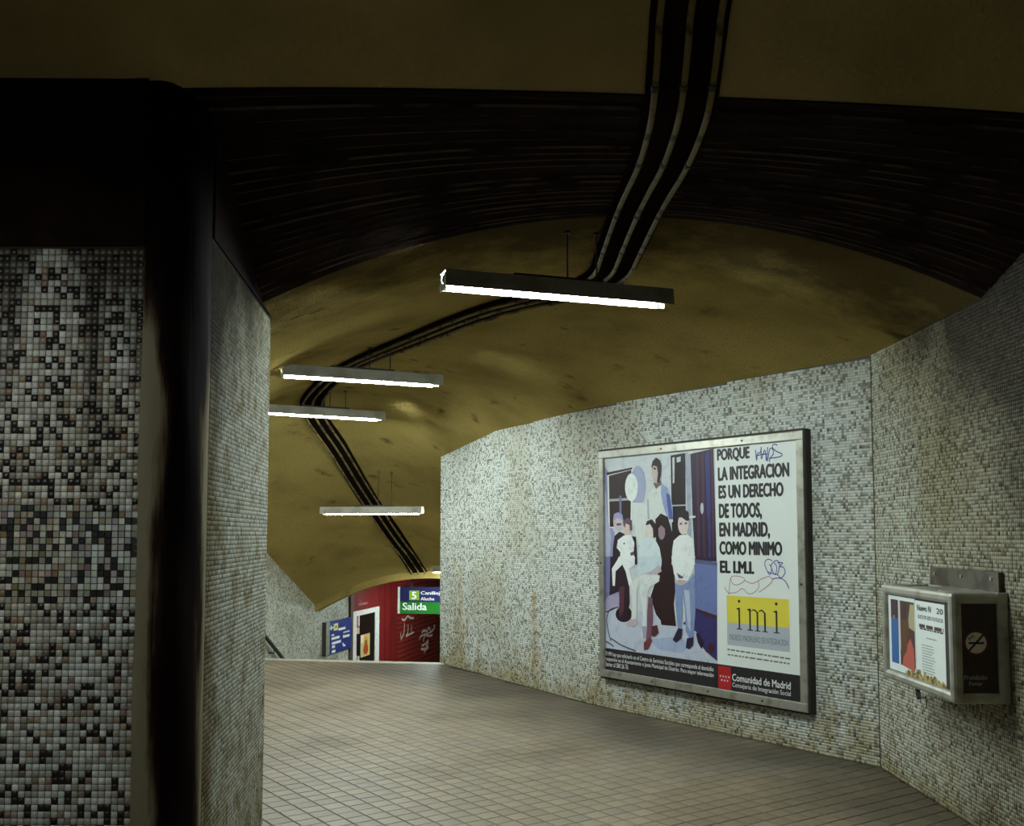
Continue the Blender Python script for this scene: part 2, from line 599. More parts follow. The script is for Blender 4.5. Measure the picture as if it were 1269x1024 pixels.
# ---- stairs going down at the far end
stairs = struct(thing('stairs', (0, 0, 0), 'short flight of stone steps going down at the far end', 'stairs'))
del stairs['label'], stairs['category']
nose = []
Mst = Matrix(((SD.x, -SE.x, 0, 0), (SD.y, -SE.y, 0, 0), (0, 0, 1, 0), (0, 0, 0, 1)))     # local x = down the stairs, y = to the right
o = box('nosing', (-0.075, 1.54, -0.02), (0.15, 3.1, 0.055), M_NOSING, stairs, 0.006, Matrix.Translation(P0) @ Mst)
for k in range(11):
    t0 = 0.3 * k
    zt = -0.1727 * (k + 1)
    box('step', (t0 + 0.15, 1.8, zt - 0.1), (0.34, 3.7, 0.2), M_STEP, stairs, 0.006, Matrix.Translation(P0) @ Mst)
box('landing', (9.0, 2.5, -2.0), (11.5, 6.0, 0.2), M_STEP, stairs, 0.0, Matrix.Translation(P0) @ Mst)

# ---- right wall (behind the litter bin)
pB = [(XB, -3.2), (XB, 3.6), (XB, CORNER.y)]
wall_right = wall_sheet('wall_right', pB, -0.1, [3.6, 3.16, SPR + 0.01], M_GROUT_DARK, side=1)
PIT = 0.0199
# ---- poster wall
pA = [(CORNER.x, CORNER.y), (BEND.x, BEND.y), (TR.x, TR.y)]
zA = [SPR + 0.01, 2.65, 2.62]
wall_far = wall_sheet('wall_far', pA, -0.3, zA, M_GROUT, side=1)
LA1 = (BEND - CORNER).length
LA2 = (TR - BEND).length

WB_PAL = [(0.63, (0.48, 0.49, 0.40), 0.10), (0.24, (0.235, 0.22, 0.165), 0.16), (0.10, (0.36, 0.32, 0.23), 0.12), (0.03, (0.10, 0.085, 0.06), 0.2)]
WA_PAL = [(0.68, (0.66, 0.69, 0.64), 0.07), (0.21, (0.30, 0.31, 0.275), 0.14), (0.08, (0.48, 0.46, 0.38), 0.1), (0.03, (0.16, 0.15, 0.13), 0.2)]


def stain_base(S, Z, seed, height=0.35, amount=0.75, freq=2.2):
    """dirt splashed up from the floor, irregular upper edge"""
    h = height * (0.25 + 1.2 * noise1(S * freq, seed) * noise1(S * freq * 5.3, seed + 1) * 1.6)
    m = np.clip((h - Z) / np.maximum(h, 1e-3) + (noise2(S * 22, Z * 22, seed + 2) - 0.5) * 0.9, 0, 1)
    return m * amount


def apply_stain_shade(c, m, tint):
    m = m[:, None]
    return c * (1 - m) + c * np.array(tint) * m


# right wall mosaic
S, Z, XY, T, N = tile_grid(pB, 5.6, 3.2 + CORNER.y - 0.004, 0.004, ([0, 6.8, 3.2 + 5.0, 20], [3.6, 3.12, 2.70, 2.69]), PIT, 1)
c = palette(len(Z), WB_PAL)
c = apply_stain_shade(c, stain_base(S, Z, 21, 0.25, 0.7), (0.62, 0.48, 0.26))
c = apply_stain_shade(c, np.clip(noise2(S * 1.7, Z * 1.1, 31) * 1.6 - 0.75, 0, 0.6), (0.72, 0.64, 0.42))
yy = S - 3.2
c = apply_stain_shade(c, np.clip((6.2 - yy) * 0.62 + 0.5 * (noise2(S * 2.5, Z * 1.6, 36) - 0.5), 0, 0.85), (0.40, 0.345, 0.245))  # light falloff towards the opening painted into the tile colours
soot_shade = np.clip((Z - 2.0 + (5.6 - yy) * 0.8 + 0.5 * (noise2(S * 4, Z * 3, 35) - 0.5)) * 1.2, 0, 0.96)  # shade of the upper near part, also painted into the tiles
c = apply_stain_shade(c, soot_shade, (0.10, 0.075, 0.045))
tile_mesh('mosaic', XY, Z, T, N, PIT, c, M_TILE_RIGHT, wall_right)
# poster wall mosaic
S, Z, XY, T, N = tile_grid(pA, 0.004, LA1 + LA2, 0.004, ([0, LA1, LA1 + LA2], [SPR, 2.645, 2.60]), PIT, 1)
c = palette(len(Z), WA_PAL)
c = apply_stain_shade(c, stain_base(S, Z, 41, 0.42, 0.8, 2.6), (0.66, 0.52, 0.28))
# worn lighter dado left of the poster; rust runs from fixings
for (px, py0, py1, wd, am) in ((662, 733, 850, 0.045, 0.75), (571, 700, 840, 0.05, 0.6), (579, 762, 800, 0.02, 0.9), (564, 690, 815, 0.05, 0.45)):
    q0 = on_plane(px, py0, BEND, Vector((TR.y - BEND.y, BEND.x - TR.x, 0)))
    q1 = on_plane(px, py1, BEND, Vector((TR.y - BEND.y, BEND.x - TR.x, 0)))
    s_c = LA1 + (Vector((q0.x, q0.y, 0)) - BEND).length
    m = np.exp(-((S - s_c) / wd) ** 2) * np.clip((q0.z - Z) * 30, 0, 1) * np.clip((Z - q1.z) * 4 + 0.35, 0, 1)
    m *= 0.55 + 0.8 * noise2(S * 40, Z * 12, 57)
    c = apply_stain_shade(c, np.clip(m * am, 0, 0.95), (0.80, 0.60, 0.28))
c = apply_stain_shade(c, np.clip(noise2(S * 2.1, Z * 1.3, 61) * 1.5 - 0.8, 0, 0.45), (0.74, 0.66, 0.48))
c = apply_stain_shade(c, np.clip((Z - 2.42) * 3.0, 0, 1) * np.clip(noise1(S * 3.1, 63) * 1.7 - 0.45, 0, 1) * 0.55, (0.5, 0.42, 0.3))
tile_mesh('mosaic', XY, Z, T, N, PIT, c, M_TILE, wall_far)

# ---- left pier: front face, rounded cement nose, side face
NR = 0.16
XF = -1.335
nose_path = [(XF, YF)] + [(XF + NR * sin(a), YF + NR * (1 - cos(a)) * 1.15) for a in np.linspace(0, pi / 2, 9)[1:]]
side0 = nose_path[-1]
sv = Vector((PE.x - side0[0], PE.y - side0[1], 0))
nose_end = (side0[0] + sv.x * 0.05, side0[1] + sv.y * 0.05)
left_path = [(-4.2, YF)] + nose_path + [nose_end, (PE.x, PE.y), (P0.x, P0.y)]
zl = [3.22] + [3.22] * len(nose_path) + [3.22, 2.66, 2.60]
wall_left = wall_sheet('wall_left', left_path, -0.1, zl, M_GROUT_DARK, side=-1, thick=0.25)
# front face tiles
PF = 0.0236
pF = [(-4.2, YF), (XF, YF)]
S, Z, XY, T, N = tile_grid(pF, 2.0, 4.2 + XF - 0.018, 0.003, ([0, 9], [2.56, 2.56]), PF, -1)
PLF = [(0.42, (0.54, 0.56, 0.53), 0.15), (0.27, (0.35, 0.34, 0.30), 0.15), (0.09, (0.26, 0.19, 0.135), 0.18), (0.22, (0.012, 0.005, 0.004), 0.3)]
c = palette(len(Z), PLF)
# soot runs from the top of the wall
run = np.clip((Z - 2.42 + 0.75 * (noise1(S * 6.0, 71) - 0.5) + 0.3 * noise2(S * 30, Z * 8, 72)) * 2.4, 0, 1)
run2 = np.exp(-((S - (4.2 - 1.53)) / 0.032) ** 2) * np.clip((Z - 1.5 + 0.3 * (noise2(S * 40, Z * 9, 73) - 0.5)) * 1.5, 0, 1)
c = apply_stain_shade(c, np.clip(run + run2, 0, 0.97), (0.10, 0.07, 0.05))
c = apply_stain_shade(c, np.clip(noise2(S * 3.2, Z * 2.2, 75) * 1.4 - 0.55, 0, 0.6), (0.80, 0.68, 0.52))
c = apply_stain_shade(c, np.clip((S - (4.2 + XF - 0.05)) * 18, 0, 0.8) * (0.5 + 0.6 * noise2(S * 20, Z * 6, 77)), (0.45, 0.34, 0.22))
P3 = np.array([proj((x, y, z)) for (x, y), z in zip(XY, Z)])
inview = (P3[:, 0] > 4) & (P3[:, 0] < 200) & (P3[:, 1] > 560) & (P3[:, 1] < 1020)
cand = np.nonzero(inview & (c.mean(1) > 0.05) | inview)[0]
cand = cand[np.argsort(np.abs(P3[cand, 1] - 690))][:300]
pick = np.zeros(len(Z), bool)
pick[cand] = True
tile_mesh('mosaic', XY[~pick], Z[~pick], T[~pick], N[~pick], PF, c[~pick], M_TILE, wall_left)
# singly built tiles share meshes by colour class
tile_meshes = {}
for i in cand:
    key = tuple(np.round(c[i] * 14) / 14 + 0.004)
    if key not in tile_meshes:
        h0, h1, pr = PF * (1 - 0.14 * 0.55) / 2, PF * (1 - 0.21) / 2, 0.0025
        vs = [(-h0, 0, -h0), (h0, 0, -h0), (h0, 0, h0), (-h0, 0, h0), (-h1, -pr, -h1), (h1, -pr, -h1), (h1, -pr, h1), (-h1, -pr, h1)]
        me = bpy.data.meshes.new('tile')
        me.from_pydata(vs, [], [(4, 5, 6, 7), (0, 1, 5, 4), (1, 2, 6, 5), (2, 3, 7, 6), (3, 0, 4, 7)])
        me.update()
        col_attr(me, np.array([key] * 8))
        me.materials.append(M_TILE)
        tile_meshes[key] = me
    o = link('tile', tile_meshes[key], wall_left)
    o.location = (XY[i][0], XY[i][1], Z[i])
    o.rotation_euler = (random.gauss(0, 0.012), 0, random.gauss(0, 0.012))
# cement nose, slightly proud of the mosaic, with soot
def nose_shell():
    path = [(XF - 0.03, YF)] + nose_path + [nose_end]
    pts = [Vector((p[0], p[1], 0)) for p in path]
    nz = 40
    vs, fs, so = [], [], []
    n = len(pts)
    for j in range(nz + 1):
        z = 3.2 * j / nz
        for i, p in enumerate(pts):
            a = pts[max(i - 1, 0)]
            b = pts[min(i + 1, n - 1)]
            t = (b - a).normalized()
            nn = Vector((t.y, -t.x, 0))
            k = 0.0 if i in (0, n - 1) else 0.006 + 0.003 * sin(z * 7 + i * 1.3)
            q = p + nn * k
            vs.append((q.x, q.y, z))
            u = i / (n - 1)
            edge_l = 0.22 + 0.05 * sin(z * 3.1 + 1) - max(0, z - 2.0) * 0.3
            edge_r = 0.90 + 0.04 * sin(z * 2.3) + max(0, z - 1.9) * 0.5
            s_ = min((u - edge_l) * 3.2, (edge_r - u) * 3.0)
            so.append(max(-0.35, min(0.6, s_)) - 0.10 + max(0, z - 2.0) * 0.8)
    for j in range(nz):
        for i in range(n - 1):
            a = j * n + i
            fs.append((a, a + 1, a + n + 1, a + n))
    o = pydata('cement_nose', vs, fs, M_GRIME, wall_left, smooth=True)
    at = o.data.attributes.new('soot_shade', 'FLOAT', 'POINT')
    at.data.foreach_set('value', so)
    return o


nose_shell()
# sooty plaster above the mosaic of the front face
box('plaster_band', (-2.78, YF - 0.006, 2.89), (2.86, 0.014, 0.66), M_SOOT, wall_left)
# side face mosaic
pS = [nose_end, (PE.x, PE.y)]
LS = sqrt((PE.x - nose_end[0]) ** 2 + (PE.y - nose_end[1]) ** 2)
S, Z, XY, T, N = tile_grid(pS, 0.0, LS - 0.003, 0.004, ([0, LS * 0.72, LS], [2.67, 2.67, 2.65]), PIT, 1)
# the passage lies to the right of this path
dotp = (N * np.array([1, 0])).sum(1).mean()
if dotp < 0:
    N = -N
c = palette(len(Z), [(0.72, (0.46, 0.47, 0.40), 0.10), (0.18, (0.27, 0.26, 0.21), 0.14), (0.10, (0.36, 0.33, 0.26), 0.12)])
m = np.clip(0.95 - (S - 0.02 - 0.10 * noise1(Z * 3.0, 81)) * 5.0, 0, 0.95) * (0.65 + 0.5 * noise2(S * 18, Z * 5, 82))
c = apply_stain_shade(c, np.clip(m, 0, 0.95), (0.40, 0.31, 0.17))
c = apply_stain_shade(c, np.clip((0.9 - Z) * 0.8, 0, 0.6) * (0.3 + noise2(S * 9, Z * 4, 83)), (0.62, 0.50, 0.30))
soot_shade = np.clip((Z - 2.30 - (S - 0.75) * 0.75 + 0.4 * (noise2(S * 6, Z * 3, 85) - 0.5)) * 1.7, 0, 0.96)
c = apply_stain_shade(c, soot_shade, (0.10, 0.075, 0.045))
c = apply_stain_shade(c, np.clip((Z - 1.9) * 0.9, 0, 0.7) * (0.4 + 0.9 * noise2(S * 9, Z * 3, 84)), (0.62, 0.55, 0.38))
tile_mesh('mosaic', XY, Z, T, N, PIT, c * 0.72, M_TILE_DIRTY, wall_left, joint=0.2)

# ---- walls beside the stairs and the lower passage
q = lambda t, s: P0 + SD * t - SE * s
zs = [2.60, 2.10, 0.42, 1.0, 1.0]
wsl_path = [(q(-1.2, -0.02).x, q(-1.2, -0.02).y), (q(0, 0).x, q(0, 0).y), (q(3.56, 0).x, q(3.56, 0).y), (q(3.57, 0).x, q(3.57, 0).y), (q(14, 0).x, q(14, 0).y)]
wall_stair_left = wall_sheet('wall_stair_left', wsl_path, -2.1, zs, M_MOSFAR, side=-1)
wsr = [(TR.x + 0.02, TR.y + 0.02), (q(3.56, 3.6).x, q(3.56, 3.6).y), (q(7, 5.2).x, q(7, 5.2).y), (q(14, 5.2).x, q(14, 5.2).y)]
wall_stair_right = wall_sheet('wall_stair_right', wsr, -2.1, [2.55, 1.0, 1.0, 1.0], M_MOSFAR, side=1)
wall_sheet('wall_end', [(q(14, 0).x, q(14, 0).y), (q(14, 5.2).x, q(14, 5.2).y)], -2.1, 1.0, M_MOSFAR, side=-1)
# ---- hall behind the camera
wall_sheet('wall_hall_left', [(-4.2, -3.2), (-4.2, YF)], -0.1, 3.75, M_MOSFAR, side=-1)
wall_sheet('wall_hall_back', [(3.2, -3.2), (-4.2, -3.2)], -0.1, 3.75, M_MOSFAR, side=-1)


# ---- ceilings
def arch(L, R, zl_, zr_, rise, n=28, flat=1.0):
    out = []
    for i in range(n + 1):
        v = i / n
        p = L.lerp(R, v)
        x = 2 * v - 1
        z = zl_ + (zr_ - zl_) * v + rise * (1 - abs(x) ** (2 * flat))
        out.append(Vector((p.x, p.y, z)))
    return out


def loft(secs, sub):
    rows = []
    for k in range(len(secs) - 1):
        a, b = secs[k], secs[k + 1]
        m = sub[k]
        for j in range(m):
            f = j / m
            rows.append([p.lerp(r, f) for p, r in zip(a, b)])
    rows.append(secs[-1])
    return rows


def rows_mesh(name, rows, material, thick=None):
    n = len(rows[0])
    vs = [p for r in rows for p in r]
    fs = []
    for j in range(len(rows) - 1):
        for i in range(n - 1):
            a = j * n + i
            fs.append((a, a + n, a + n + 1, a + 1))
    o = pydata(name, vs, fs, material, None, smooth=True)
    return struct(o)


lw = lambda f: PE.lerp(P0, f)
S0 = arch(Vector((-1.29, 5.05, 0)), Vector((XB, 5.05, 0)), 2.665, 2.70, 0.44)
S1 = arch(PE, CORNER, 2.665, 2.69, 0.44)
S2 = arch(lw(0.36), BEND, 2.64, 2.64, 0.44)
S3 = arch(lw(0.86), Vector((-0.178, 10.70, 0)), 2.60, 2.60, 0.44)
S4 = arch(P0, TR, 2.08, 2.42, 0.42)
S5 = arch(q(3.56, 0), q(3.56, 3.7), 0.395, 0.42, 0.53)
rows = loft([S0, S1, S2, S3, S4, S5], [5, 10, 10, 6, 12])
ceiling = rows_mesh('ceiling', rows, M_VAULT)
# shade inside the arch painted into the plaster, with flaking patches
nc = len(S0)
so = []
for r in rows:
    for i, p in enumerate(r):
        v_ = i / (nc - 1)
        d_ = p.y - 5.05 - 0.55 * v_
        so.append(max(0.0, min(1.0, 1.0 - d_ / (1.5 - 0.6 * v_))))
at = ceiling.data.attributes.new('soot_shade', 'FLOAT', 'POINT')
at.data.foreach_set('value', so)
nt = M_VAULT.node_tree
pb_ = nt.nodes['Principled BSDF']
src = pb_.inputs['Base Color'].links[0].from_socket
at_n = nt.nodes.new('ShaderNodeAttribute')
at_n.attribute_name = 'soot_shade'
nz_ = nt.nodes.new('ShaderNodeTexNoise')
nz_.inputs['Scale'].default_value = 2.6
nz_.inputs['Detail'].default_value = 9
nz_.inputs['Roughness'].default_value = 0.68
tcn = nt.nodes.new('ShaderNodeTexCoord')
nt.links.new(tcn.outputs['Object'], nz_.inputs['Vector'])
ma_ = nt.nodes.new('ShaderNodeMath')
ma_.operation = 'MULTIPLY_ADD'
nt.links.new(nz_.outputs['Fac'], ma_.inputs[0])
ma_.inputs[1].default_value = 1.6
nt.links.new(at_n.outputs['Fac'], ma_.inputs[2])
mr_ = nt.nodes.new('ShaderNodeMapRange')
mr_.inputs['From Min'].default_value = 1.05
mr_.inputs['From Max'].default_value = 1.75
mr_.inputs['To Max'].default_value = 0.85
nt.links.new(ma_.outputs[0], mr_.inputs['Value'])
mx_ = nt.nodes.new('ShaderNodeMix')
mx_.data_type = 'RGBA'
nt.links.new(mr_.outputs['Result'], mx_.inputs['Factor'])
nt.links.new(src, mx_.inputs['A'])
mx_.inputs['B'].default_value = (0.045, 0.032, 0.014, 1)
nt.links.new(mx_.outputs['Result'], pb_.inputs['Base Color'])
# downstand arch at the foot of the stair vault
lo = [p - Vector((0, 0, 0.11)) for p in S5]
bk = [p + SD * 0.25 for p in lo]
bk2 = [p + SD * 0.25 + Vector((0, 0, 1.0)) for p in S5]
n = len(S5)
vs = S5 + lo + bk + bk2
fs = [(k * n + i, k * n + i + 1, (k + 1) * n + i + 1, (k + 1) * n + i) for k in range(3) for i in range(n - 1)]
ab = pydata('arch_band', vs, fs, M_VAULT, ceiling)
# lower passage ceiling
pc = [q(3.5, -0.3), q(14.2, -0.3), q(14.2, 5.6), q(3.5, 5.6)]
struct(pydata('ceiling_lower', [(p.x, p.y, 0.98) for p in pc] + [(p.x, p.y, 1.1) for p in pc], [(0, 1, 2, 3), (7, 6, 5, 4), (0, 4, 5, 1), (1, 5, 6, 2), (2, 6, 7, 3), (3, 7, 4, 0)], M_HALLC))

# board-marked soffit of the opening: from a nearly flat lintel to the vault
N0 = arch(Vector((-1.45, YF + 0.03, 0)), Vector((XB + 0.12, YF + 0.03, 0)), 3.17, 3.03, 0.05, flat=1.2)
NB = 21
cuts = [0.0]
for k in range(NB):
    cuts.append(cuts[-1] + random.uniform(0.6, 1.35))
cuts = [c_ / cuts[-1] for c_ in cuts]
sof_rows = [[a.lerp(b, f) for a, b in zip(N0, S0)] for f in cuts]
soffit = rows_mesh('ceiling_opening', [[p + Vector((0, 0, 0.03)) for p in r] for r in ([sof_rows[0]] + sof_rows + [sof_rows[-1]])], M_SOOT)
for k in range(NB):
    a, b = sof_rows[k], sof_rows[k + 1]
    drop = random.uniform(0.0, 0.008)
    a = [p.lerp(r, 0.03) - Vector((0, 0, drop)) for p, r in zip(a, b)]
    b2 = [p.lerp(r, 0.97) - Vector((0, 0, drop)) for p, r in zip(sof_rows[k], sof_rows[k + 1])]
    up = Vector((0, 0, 0.025))
    n = len(a)
    vs = a + b2 + [p + up for p in b2] + [p + up for p in a]
    fs = [((r * n) + i, r * n + i + 1, ((r + 1) % 4) * n + i + 1, ((r + 1) % 4) * n + i) for r in range(4) for i in range(n - 1)]
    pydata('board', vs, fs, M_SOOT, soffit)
    # fin of cement squeezed through the joint
    if k > 0:
        r0 = sof_rows[k]
        hgt = random.uniform(0.005, 0.013)
        wv = Vector((0, random.uniform(0.002, 0.004), 0))
        vs = [p - wv for p in r0] + [p - Vector((0, 0, hgt)) for p in r0] + [p + wv for p in r0]
        fs = [(r * n + i, r * n + i + 1, (r + 1) * n + i + 1, (r + 1) * n + i) for r in range(2) for i in range(n - 1)]
        pydata('joint_ridge', vs, fs, M_RIDGE, soffit)
# haunch above the opening and hall ceiling
H0 = [Vector((-4.3, YF + 0.03, 3.19))] + [p + Vector((0, 0, 0.0)) for p in N0] + [Vector((3.3, YF + 0.03, 3.15))]
H1 = [Vector((p.x, 2.75, 3.62)) for p in H0]
H2 = [Vector((p.x, -3.3, 3.66)) for p in H0]
ceiling_hall = rows_mesh('ceiling_hall', loft([H0, H1, H2], [5, 10]), M_HALLC)


# =================================================================== PIPES along the ceiling
def bvh_of(objs):
    vs, fs = [], []
    for o in objs:
        b = len(vs)
        vs += [v.co.copy() for v in o.data.vertices]
        fs += [tuple(b + i for i in p.vertices) for p in o.data.polygons]
    return BVHTree.FromPolygons(vs, fs)


sof_flat = rows_mesh('tmp', sof_rows, M_SOOT)
bv = bvh_of([ceiling, ceiling_hall, sof_flat])
bpy.data.objects.remove(sof_flat)
pipe_px = [(856, 2), (853, 40), (847, 99), (838, 149), (821, 198), (800, 235), (784, 270), (769, 308), (757, 338), (715, 356), (645, 371), (589, 387), (515, 417), (442, 447), (418, 460), (396, 481), (385, 499), (394, 520), (427, 568), (460, 624), (481, 650), (519, 708)]
ctr = []
for p in pipe_px:
    hit = bv.ray_cast(EYE, ray(*p).normalized())[0]
    if hit is not None:
        ctr.append(hit)
ctr = [Vector((ctr[0].x, -3.1, 3.66)), Vector((ctr[0].x, 2.7, 3.60))] + ctr
# smooth (two passes of midpoint subdivision + average)
def smooth_path(P, it=2):
    for _ in range(it):
        Q = [P[0]]
        for a, b in zip(P[:-1], P[1:]):
            Q += [a.lerp(b, 0.25), a.lerp(b, 0.75)]
        Q.append(P[-1])
        P = Q
    return P


ctr = smooth_path(ctr, 2)


def offset_path(P, d, drop):
    out = []
    for i, p in enumerate(P):
        a, b = P[max(i - 2, 0)], P[min(i + 2, len(P) - 1)]
        t = (b - a)
        t.z = 0
        t.normalize()
        s = Vector((t.y, -t.x, 0))
        pp = p + s * d
        h = bv.ray_cast(Vector((pp.x, pp.y, -1.0)), Vector((0, 0, 1)))[0]
        z = h.z if h is not None else p.z
        out.append(Vector((pp.x, pp.y, z - drop)))
    # smooth heights
    for _ in range(3):
        zz = [o_.z for o_ in out]
        for i in range(1, len(out) - 1):
            out[i].z = min((zz[i - 1] + zz[i] + zz[i + 1]) / 3, zz[i] + 0.01)
    return out


for d, lab in ((-0.105, 'ochre painted conduit pipe nearest the left pier, of three clipped along the vault'),
               (0.0, 'middle ochre conduit pipe of the three clipped along the vault'),
               (0.105, 'ochre painted conduit pipe nearest the poster wall, of three along the vault')):
    P = offset_path(ctr, d, 0.042)
    root = thing('conduit_pipe', (P[0].x, P[0].y, P[0].z), lab, 'pipe', 'conduit pipes along the vault')
    inv = -Vector(P[0])
    P2 = [p + inv for p in P]
    tube('pipe', P2, 0.0125, M_PIPE, root, n=8)
    acc, last = 0.0, 0.0
    for i in range(1, len(P2)):
        acc += (P2[i] - P2[i - 1]).length
        if acc - last > 0.62:
            last = acc
            a, b = P2[i - 1], P2[i]
            t = (b - a).normalized()
            tube('pipe_clip', [a - t * 0.012, a + t * 0.014], 0.0165, M_CLIP, root, n=8)
            tube('clip_stem', [a + Vector((0, 0, 0.01)), a + Vector((0, 0, 0.05))], 0.006, M_CLIP, root, n=6)
# dark backing board behind the pipes
PB = ctr
vs, fs = [], []
for i, p in enumerate(offset_path(ctr, 0.0, 0.018)):
    a, b = PB[max(i - 2, 0)], PB[min(i + 2, len(PB) - 1)]
    t = (b - a)
    t.z = 0
    t.normalize()
    s = Vector((t.y, -t.x, 0))
    zz = []
    for sg in (-0.14, 0.135):
        pp = p + s * sg
        h = bv.ray_cast(Vector((pp.x, pp.y, -1.0)), Vector((0, 0, 1)))[0]
        zz.append(Vector((pp.x, pp.y, (h.z - 0.02) if h is not None else p.z)))
    vs += [zz[0], zz[1], zz[1] + Vector((0, 0, 0.012)), zz[0] + Vector((0, 0, 0.012))]
for i in range(len(PB) - 1):
    for k in range(4):
        k2 = (k + 1) % 4
        fs.append((4 * i + k, 4 * (i + 1) + k, 4 * (i + 1) + k2, 4 * i + k2))
fs += [(0, 1, 2, 3), tuple(4 * (len(PB) - 1) + k for k in (3, 2, 1, 0))]
pydata('backing_strip', vs, fs, M_BACKB, ceiling)


# =================================================================== FLUORESCENT LIGHTS
def fixture(p_left, p_right, label, m_tube, extra_l=0.0, extra_r=0.07, rod_top=None, group='fluorescent lights along the passage', show_left=True):
    """trough with a bare tube; P_LEFT/P_RIGHT are the tube's ends"""
    a, b = Vector(p_left), Vector(p_right)
    L = (b - a).length
    ang = atan2(b.y - a.y, b.x - a.x)
    root = thing('fluorescent_light', (a.x, a.y, a.z), label, 'light', group, ang)
    r = 0.0145
    tube('tube', [(0.012, 0, 0), (L - 0.012, 0, 0)], r, m_tube, root, n=12)
    for x in (0.0, L - 0.012):
        tube('tube_cap', [(x, 0, 0), (x + 0.012, 0, 0)], r * 0.95, M_ALU, root, n=12)
    # trough: outer shell and white inside
    x0, x1 = -0.005 - extra_l, L + extra_r
    w_, h_, z0_ = 0.062, 0.088, -0.001
    def shell(wd, zt, zb, name, m, th=0.0025):
        prof = [(-wd, zb), (-wd * 0.86, zt), (wd * 0.86, zt), (wd, zb)]
        inn = [(-wd + th, zb), (-wd * 0.86 + th, zt - th), (wd * 0.86 - th, zt - th), (wd - th, zb)]
        vs_ = []
        for x in (x0, x1):
            vs_ += [(x, y, z) for y, z in prof] + [(x, y, z) for y, z in inn]
        fs_ = []
        for k in range(3):
            fs_.append((k, k + 1, 8 + k + 1, 8 + k))
            fs_.append((4 + k + 1, 4 + k, 12 + k, 12 + k + 1))
            for e in (0, 8):
                fs_.append((e + k, e + 4 + k, e + 4 + k + 1, e + k + 1) if e == 0 else (e + k + 1, e + 4 + k + 1, e + 4 + k, e + k))
        fs_.append((0, 8, 12, 4))
        fs_.append((3, 7, 15, 11))
        return pydata(name, vs_, fs_, m, root)
    shell(w_, h_, z0_, 'housing', M_PAINT)
    shell(w_ - 0.004, h_ - 0.004, z0_ + 0.003, 'reflector', M_REFL)
    # lamp holders: white bracket with a notch around a dark socket
    for x, sx in ((-0.002, 1), (L + 0.002, -1)):
        kx = 1.0 if sx > 0 else 0.34
        pts = [(-0.05, 0.072), (-0.056, -0.012), (0.056, -0.012), (0.05, 0.072), (0.026, 0.072)]
        pts += [(0.026 * cos(t), 0.046 - 0.026 * sin(t)) for t in np.linspace(0, pi, 7)[1:-1]] + [(-0.026, 0.072)]
        pts = [(y * kx, z if sx > 0 else min(z, 0.006)) for y, z in pts]
        if sx < 0:
            pts = [(-0.019, 0.006), (-0.019, -0.012), (0.019, -0.012), (0.019, 0.006)]
        th = 0.004 * sx
        k = len(pts)
        vs_ = [(x, y, z) for y, z in pts] + [(x - th, y, z) for y, z in pts]
        fs_ = [tuple(range(k)), tuple(range(2 * k - 1, k - 1, -1))] + [(i, (i + 1) % k, k + (i + 1) % k, k + i) for i in range(k)]
        lh = pydata('lamp_holder', vs_, fs_, M_REFL, root)
        tube('socket', [(x - th * 0.3, 0, 0.046 if sx > 0 else -0.003), (x + th * 2.5, 0, 0.046 if sx > 0 else -0.003)], 0.021 * kx, M_SOCKET, lh, n=10)
    # suspension rods up to the vault
    for fx in (0.56, 0.70):
        x = L * fx
        wx = a + Vector((cos(ang), sin(ang), 0)) * x
        h = bv.ray_cast(Vector((wx.x, wx.y, a.z + 0.1)), Vector((0, 0, 1)))[0]
        top = (h.z - a.z) if h is not None else 0.3
        if rod_top:
            top = rod_top
        tube('hanger_rod', [(x, 0, h_), (x, 0, top + 0.01)], 0.0045, M_ROD, root, n=6)
        tube('ceiling_rose', [(x, 0, top - 0.012), (x, 0, top + 0.01)], 0.016, M_ROD, root, n=10)
    bm = bmesh.new()
    box_bm(bm, (L * 0.52, 0, h_ + 0.012), (L * 0.42, 0.03, 0.02), 0.003)
    from_bm('mounting_bar', bm, M_ROD, root)
    return root


ZL = 2.75
fixture(on_z(550, 357, ZL), on_z(815, 379, ZL), 'largest, nearest fluorescent light hanging across the vault above the poster', M_TUBE)
fixture(on_z(350, 466, ZL), on_z(537, 478, ZL), 'second nearest fluorescent light, hanging left of the poster wall below the pipes', M_TUBE)
fixture(on_z(329, 512, ZL), on_z(468, 520.5, ZL), 'third fluorescent light, its left end meeting the edge of the pier', M_TUBE)
l4a = on_plane(403, 637, q(0.75, 0), SD)
l4b = on_plane(521, 637.5, q(0.75, 0), SD)
fixture(l4a, (l4b.x, l4b.y, l4a.z), 'fluorescent light crossing the pipes on the vault sloping down over the stairs', M_TUBE_DIM, extra_l=0.05, extra_r=0.03)
l5a = on_plane(538, 709, q(2.9, 0), SD)
l5b = l5a - SE * 1.2
fixture(l5a, l5b, 'farthest light, only its end showing past the poster wall above the green sign', M_TUBE_STAIR, extra_r=0.03)
l6, l7 = q(5.9, 2.0), q(7.1, 2.0)  # unseen lamp added to brighten the kiosk door and shutter
fixture((l6.x, l6.y, 0.70), (l7.x, l7.y, 0.70), 'added fluorescent light, unseen behind the poster wall, brightening the kiosk front', M_TUBE, rod_top=0.26)
# hall light behind the camera, to the left
fixture((-3.0, 1.75, 2.55), (-1.82, 1.95, 2.55), 'fluorescent light of the hall behind the viewer, left side', M_TUBE_HALL)


